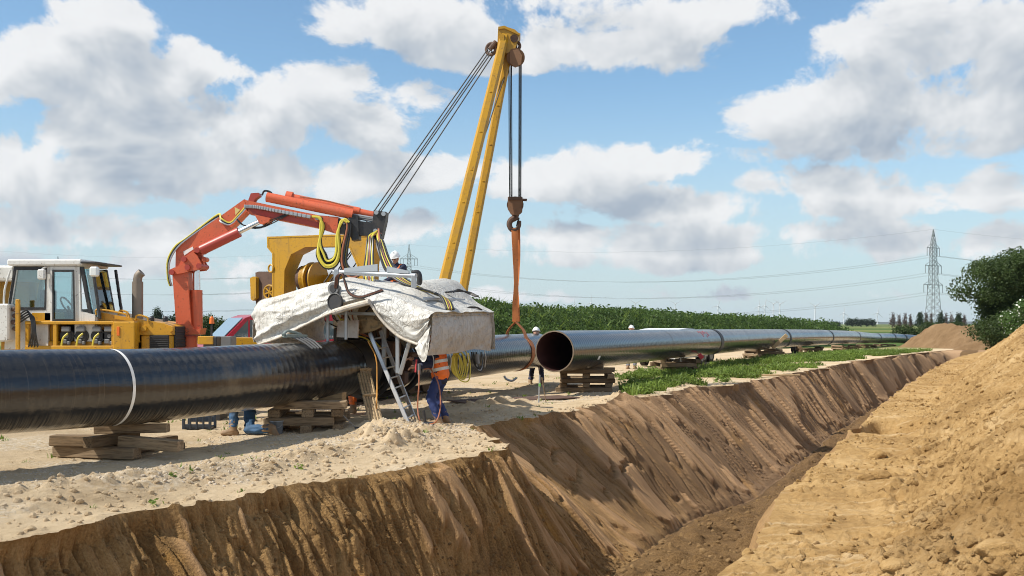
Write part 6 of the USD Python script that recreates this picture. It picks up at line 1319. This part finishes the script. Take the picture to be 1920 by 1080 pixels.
# the largest clods and stones that can be told apart
bt = cKDTree(np.vstack([np.stack([A[0][::2, ::2].ravel(), np.broadcast_to(A[1], A[0].shape)[::2, ::2].ravel()], -1) for A in (SURF['bench'], SURF['heap'])])); bz = np.concatenate([A[2][::2, ::2].ravel() for A in (SURF['bench'], SURF['heap'])])
for k, (px, py, s, lb) in enumerate(((1765, 780, .085, 'rounded clod right of the small pit in the ledge'), (1624, 900, .08, 'reddish clod at the left of a clod pair in the middle of the ledge'), (1650, 896, .11, 'largest lumpy clod in the middle of the ledge'), (1645, 858, .10, 'flat dark clod between the small pit and the clod pair'), (1590, 1034, .055, 'small round clod near the bottom edge, left of another'), (1640, 1042, .06, 'flat clod near the bottom edge right of the small round one'), (1680, 1070, .085, 'broad clod at the very bottom of the ledge'), (1490, 1000, .045, 'grey stone near the edge of the ledge'), (1885, 1045, .14, 'large dark clod in the lower right corner of the heap'))):
    Yd = EYE * FPX / (py - 607)
    for _ in range(12): q = at(px, py, Yd); z_ = bz[bt.query(q[:2])[1]]; Yd = .5 * Yd + .5 * (EYE - z_) * FPX / (py - 607)
    v, f_ = lump(300 + k, 3); obj('clod', (v * s * (1.25, 1.1, 1) + at(px, py, Yd) + (0, 0, s * .2), f_), heapm, None, True, label=lb, cat='clod')

# ---------------------------------------------------------------- trees, bushes, hedge
def tree(name, label, cat, base, lobes, n, leafsize, mat, trunk=None, group=None, seed=1, limbs=None, fl=0):
    g = np.random.default_rng(seed); base = np.asarray(base, float); T_ = thing(name, label, cat, base, group=group); vol = np.array([np.prod(l[3:6]) for l in lobes]) ** .67; which = g.choice(len(lobes), n, p=vol / vol.sum()); Lb = np.array(lobes, float)[which]
    d = g.normal(0, 1, (n, 3)); d /= np.linalg.norm(d, axis=1, keepdims=True); r_ = g.random(n) ** .38; P = Lb[:, :3] + d * r_[:, None] * Lb[:, 3:6]
    keep = fbm(P / max(.4, Lb[:, 3].mean() * .35) + seed, 3, seed) > .40; keep |= g.random(n) < .12; P, d = P[keep], d[keep]
    P += g.normal(0, leafsize * .8, P.shape)
    v, f_ = quads(P, d * .8 + g.normal(0, .6, P.shape) + (0, 0, .35), np.full(len(P), leafsize), g, 1.5); obj('crown', (v, f_), mat, T_, False)
    if trunk:
        H, r0 = trunk; MB().raw(*tube_mesh(spline([(0, 0, -.3), (r0 * .3, 0, H * .4), (-r0 * .4, r0 * .3, H * .75), (0, 0, H)], 4), np.linspace(r0, r0 * .35, 13), 9)).build('trunk', barkm, T_)
        for l in lobes[:7]: c = np.array(l[:3]); s0 = np.array([0, 0, min(H * .8, max(H * .3, c[2] * .6))]); MB().raw(*tube_mesh(spline([s0, s0 * .4 + c * .6 + (0, 0, -.1), c + (0, 0, l[5] * .4)], 4), np.linspace(r0 * .4, r0 * .08, 9), 6)).build('limb', barkm, T_)
    if fl:
        i_ = g.choice(len(P), fl); v, f_ = quads(P[i_] + d[i_] * leafsize, d[i_] + g.normal(0, .4, (fl, 3)), np.full(fl, leafsize * 1.1), g, 1.2); obj('blossom', (v, f_), flower, T_, False)
    return T_
def blobs(seed, k, R, H0, H1, r0, r1):
    g = np.random.default_rng(seed); out = []
    for i_ in range(k):
        a, h_ = g.uniform(0, 6.28), H0 + (H1 - H0) * (i_ + .5) / k; w_ = R * math.sin(math.pi * min(1, .22 + .78 * (1 - (h_ - H0) / (H1 - H0)) ** .8)) if H1 > H0 else R; rr = g.uniform(r0, r1); q = g.uniform(.25, 1) * w_; out.append((q * math.cos(a), q * math.sin(a), h_, rr * 1.15, rr * 1.15, rr * .8))
    return out
TY0 = 66.0; bx = (1884 - 960) / FPX * TY0
tree('tree', 'tall dark leafy tree standing behind the soil heap at the right edge', 'tree', (bx, TY0, 0), [(l[0] * .95, l[1], l[2], l[3], l[4], l[5]) for l in blobs(221, 46, 3.2, .9, 6.2, .6, 1.15)], 36000, .115, treeleaf, (5.6, .22), seed=222)
tree('tree', 'dark leafy tree at the picture edge just behind the tall one', 'tree', (bx + 3.0, TY0 + 4, 0), blobs(225, 30, 3.4, 1.0, 6.4, .7, 1.2), 20000, .125, treeleaf, (6, .24), seed=226)
tree('bush', 'low dark undergrowth at the foot of the tall tree', 'bush', (bx - 1.2, TY0 - 3, 0), blobs(227, 14, 2.6, .3, 2.4, .6, 1.0), 9000, .11, treeleaf, seed=228)
tree('bush', 'light green bush with white blossoms on the heap at the right edge', 'bush', ((1918 - 960) / FPX * 55, 55, .4), blobs(229, 16, 1.05, .6, 2.5, .3, .55), 8500, .075, bushleaf, (1.6, .05), seed=230, fl=420)
tree('hedge', 'dark green hedge behind the far soil heap, below the pylon', 'hedge', ((1750 - 960) / FPX * 135, 135, -.7), [((k_ - 8) * .62, 0.2 * math.sin(k_ * 2), 1.3 + .5 * math.sin(k_ * 1.1) * (1 if k_ > 3 else .3) + .25 * (k_ > 5), .75, 1.0, 1.0) for k_ in range(17)], 9000, .16, treeleaf, seed=231)
RG = 'thin reddish half bare trees in the far row'
for k, (px, h_, w_, kind_) in enumerate(((1674, 24, 12, 'r'), (1686, 20, 7, 'r'), (1697, 24, 8, 'r'), (1707, 20, 6, 'r'), (1725, 24, 16, 'g'), (1737, 25, 7, 'r'), (1746, 22, 7, 'r'), (1764, 24, 14, 'g'), (1774, 23, 8, 'r'), (1784, 22, 8, 'r'), (1797, 22, 13, 'g'), (1808, 20, 9, 'r'))):
    Yt = 330 + 9 * (k % 3); sc_ = Yt / FPX; base = ((px - 960) * sc_, Yt, -.7); H = h_ * sc_ + 2.2; w2 = w_ * sc_ / 2
    lb = {'r': f'thin half bare reddish far tree, {["first", "second", "third", "fourth", "", "fifth", "sixth", "", "seventh", "eighth", "", "ninth"][k]} from the left', 'g': f'dark green tree in the far row, {["left", "middle", "right"][{4: 0, 7: 1, 10: 2}.get(k, 0)]} one of three'}[kind_]
    tree('tree', lb, 'tree', base, [(0, 0, H * (.35 + .13 * q), w2 * (1.1 - .17 * q) , w2 * (1.1 - .17 * q), H * .12) for q in range(5)], 420 if kind_ == 'r' else 900, .30 if kind_ == 'r' else .4, redleaf if kind_ == 'r' else farleaf, (H * .9, .12), seed=240 + k, group='trees of the far row right of the field')
for k, (px, h_, w_, lb) in enumerate(((1599, 11, 22, 'round dark distant tree left of another beyond the fields'), (1625, 10, 28, 'broad dark distant clump of trees right of the round one beyond the fields'), (1566, 4, 12, 'tiny distant bush at the left end of the far fields'))):
    Yt = 820.0; sc_ = Yt / FPX; tree('tree', lb, 'tree', ((px - 960) * sc_, Yt, -.7), [((q - 2) * w_ * sc_ * .22, 0, (h_ * sc_ + 2.2) * (.5 + .1 * (q % 2)), w_ * sc_ * .24, w_ * sc_ * .24, (h_ * sc_ + 2) * .42) for q in range(5)], 1500, .75, farleaf, (4, .3), seed=260 + k)
for k, (px, py, w_, Yt, lb) in enumerate(((294, 569, 30, 210, 'round distant tree seen between exhaust and crane column'), (262, 580, 26, 210, 'low distant bush left of the round distant tree'), (330, 583, 22, 150, 'distant green bush left of the crane column'), (392, 588, 40, 95, 'green bush just right of the crane column'), (430, 594, 46, 100, 'green bush behind the red van'), (355, 592, 30, 110, 'green bush behind the crane column'), (462, 590, 30, 120, 'bush top between van and shelter'), (225, 592, 30, 200, 'low distant bush right of the exhaust'))):
    sc_ = Yt / FPX; H = EYE + (607 - py) * sc_ + .6; g = np.random.default_rng(270 + k); tree('tree' if k == 0 else 'bush', lb, 'tree' if k == 0 else 'bush', ((px - 960) * sc_, Yt, -.7), [(g.normal(0, w_ * sc_ * .22), g.normal(0, .4), H * g.uniform(.3, .84), w_ * sc_ * .3, w_ * sc_ * .3, H * .2) for q in range(9)], 2600, .09 * Yt / 100 + .06, farleaf if Yt > 140 else treeleaf, (H * .7, .1), seed=280 + k)

# ---------------------------------------------------------------- pylons, power lines, wind turbines
pylm = plain('pylon_steel', (.21, .235, .24), .6, .2, .1); insm = plain('insulator', (.13, .14, .14), .4); turbm = plain('turbine_white', (.62, .64, .66), .5, 0, .05)
def pylon(label, base, H, yaw, levels):
    T_ = thing('pylon', label, 'pylon', base, yaw); wd = lambda z: (3.4 if z < H * .0 else np.interp(z, [0, H * .55, H * .86, H], [3.6, 1.7, 1.1, .08]))
    zs = np.concatenate([np.linspace(0, H * .55, 9), np.linspace(H * .6, H * .86, 7), [H * .91, H * .955, H]]); cr = [(-1, -1), (1, -1), (1, 1), (-1, 1)]
    for c in cr: m = MB(); [m.bar((c[0] * wd(a), c[1] * wd(a), a), (c[0] * wd(b), c[1] * wd(b), b), .26, .26, ch=.02) for a, b in zip(zs[:-1], zs[1:])]; m.build('leg', pylm, T_, False)
    m = MB()
    for a, b in zip(zs[:-1], zs[1:]):
        for k in range(4):
            p, q = cr[k], cr[(k + 1) % 4]; m.bar((p[0] * wd(a), p[1] * wd(a), a), (q[0] * wd(b), q[1] * wd(b), b), .13, .13, ch=.01); m.bar((q[0] * wd(a), q[1] * wd(a), a), (p[0] * wd(b), p[1] * wd(b), b), .13, .13, ch=.01); m.bar((p[0] * wd(b), p[1] * wd(b), b), (q[0] * wd(b), q[1] * wd(b), b), .11, .11, ch=.01)
    tag(m.build('bracing', pylm, T_, False), kind='stuff'); tips = []
    for z, w in levels:
        m = MB(); m.bar((-w, 0, z), (w, 0, z), .42, .36, ch=.03)
        for s in (-1, 1):
            m.bar((s * w, 0, z + .1), (s * wd(z) * .6, 0, z + 3.4), .2, .2, ch=.01); m.bar((s * w * .5, 0, z), (s * wd(z), 0, z + 2.4), .14, .14, ch=.01)
            for f_ in (1.0, .62): MB().cyl((s * w * f_, 0, z), (s * w * f_, 0, z - 4.6), .16, n=6).build('insulator', insm, T_, False); tips.append((s * w * f_, 0, z - 4.6))
        m.build('cross_arm', pylm, T_, False)
    tips.append((0, 0, H)); c, s = math.cos(yaw), math.sin(yaw); return [np.array([base[0] + c * t_[0] - s * t_[1], base[1] + s * t_[0] + c * t_[1], base[2] + t_[2]]) for t_ in tips]
Y1, Y2 = 590.0, 690.0; LV = [(25.6, 9.2), (37.0, 7.8), (47.5, 6.0)]
t1 = pylon('lattice power pylon at the right, left of the big tree', ((1750 - 960) / FPX * Y1, Y1, -.7), 58.5, math.radians(33), LV)
t2 = pylon('lattice power pylon right behind the worker on the pipelayer', ((767 - 960) / FPX * Y2, Y2, -.7), 57.5, math.radians(8), LV)
def line(a, b, sag, i_, lab):
    k = np.linspace(0, 1, 40)[:, None]; p = a + (b - a) * k; p[:, 2] -= sag * 4 * (k * (1 - k))[:, 0]; obj('power_line', tube_mesh(p, .036, 4, False), pylm, None, True, label=lab, cat='power line', group='power lines between the pylons')
d12 = t2[-1] - t1[-1]
away1 = -d12 / np.linalg.norm(d12); tL = [p + np.array([-330, -40, -1.0]) for p in t2]; tR = [p + np.array([330, 20, 0]) for p in t1]
for i_ in range(len(t1)):
    if i_ == len(t1) - 1: what = 'earth wire at the pylon tips'
    else: what = f"{['lowest', 'middle', 'highest'][i_ // 4]} arm power line, {['left outer', 'left inner', 'right outer', 'right inner'][i_ % 4]} insulator"
    line(t1[i_], t2[i_], 13.5 if i_ < len(t1) - 1 else 9, i_, f'{what}, between the two pylons'); line(t1[i_], tR[i_], 10, i_, f'{what}, leading right from the right pylon'); line(t2[i_], tL[i_], 10, i_, f'{what}, leading left from the left pylon')
def turbine(px, py, blade, ang, Yt, lab):
    c = at(px, py, Yt); T_ = thing('wind_turbine', lab, 'wind turbine', (c[0], c[1], -1), group='wind turbines on the horizon'); H = c[2] + 1; R_ = blade / FPX * Yt; MB().cyl((0, 0, 0), (0, 0, H), 3.2, 2.0, n=12).build('tower', turbm, T_); MB().box((0, 0, H), (4.5, 11, 4.5), ch=1).build('nacelle', turbm, T_); MB().ball((0, -7, H), 2.6, 2).build('hub', turbm, T_)
    for k in range(3):
        a = ang + k * 2 * math.pi / 3; d = np.array([math.sin(a), 0, math.cos(a)]); s = np.array([d[2], 0, -d[0]]); b = np.array([0, -7.0, H]); f_ = lambda t_, w: b + d * R_ * t_ + s * w
        MB().prism([(0, -1.1), (0, 1.1), (.15, 2.6), (1, .7), (1, 0), (.15, -1.4)], lambda x, y: f_(x, y), np.array([0, .9, 0])).build('blade', turbm, T_, False)
TB = [(1077, 573, 14, 0), (1108, 568, 16, .05), (1191, 569, 15, 1.1), (1266, 570, 15, 1.05), (1346, 574, 15, .3), (1423, 574, 13, 0), (1434, 573, 16, .15), (1450, 570, 15, 1.0), (1462, 570, 15, 1.1), (1528, 574, 14, 1.0), (1582, 587, 12, .1), (1645, 587, 13, .2), (1370, 588, 9, .6), (1225, 586, 8, .2), (1316, 588, 8, .9)]
for k, (px, py, b_, a_) in enumerate(TB):
    turbine(px, py, b_, a_, 4300 + 130 * (k % 4) if k < 12 else 6200, f'distant white wind turbine on the horizon, {["first", "second", "third", "fifth", "seventh", "ninth", "tenth", "eleventh", "twelfth", "thirteenth", "fourteenth", "fifteenth", "eighth", "fourth", "sixth"][k]} from the left')
# low blue hills on the horizon
k = np.linspace(-1, 1, 300); hz_ = 8 + 34 * fbm(np.stack([k * 14, 0 * k, 0 * k], -1), 4, 301); hx, hy = 8600 * np.sin(k * 1.1), 8600 * np.cos(k * 1.1)
v = np.stack([np.stack([hx, hy, hz_ * 0 - 20], -1), np.stack([hx, hy, hz_], -1), np.stack([hx * 1.03, hy * 1.03, hz_ * 0 - 20], -1)], 1).reshape(-1, 3); obj('hills', (v, grid_faces(300, 3)), plain('far_woods', (.045, .06, .04), .9, 0, .1), None, True, label='low wooded hills along the horizon', cat='hills', kind='structure')
HAZE = 4.5e-5
if HAZE:
    g = Graph(); hzm = g.done('haze', None, g.add('principled_volume', 'volume', color=(.80, .88, 1.0), density=HAZE, anisotropy=.2))
    obj('haze', MB().box((0, 4400, 68), (19000, 9400, 145), ch=.01).mesh(), hzm, None, False, label='thin pale haze over the whole plain', cat='haze', kind='stuff')
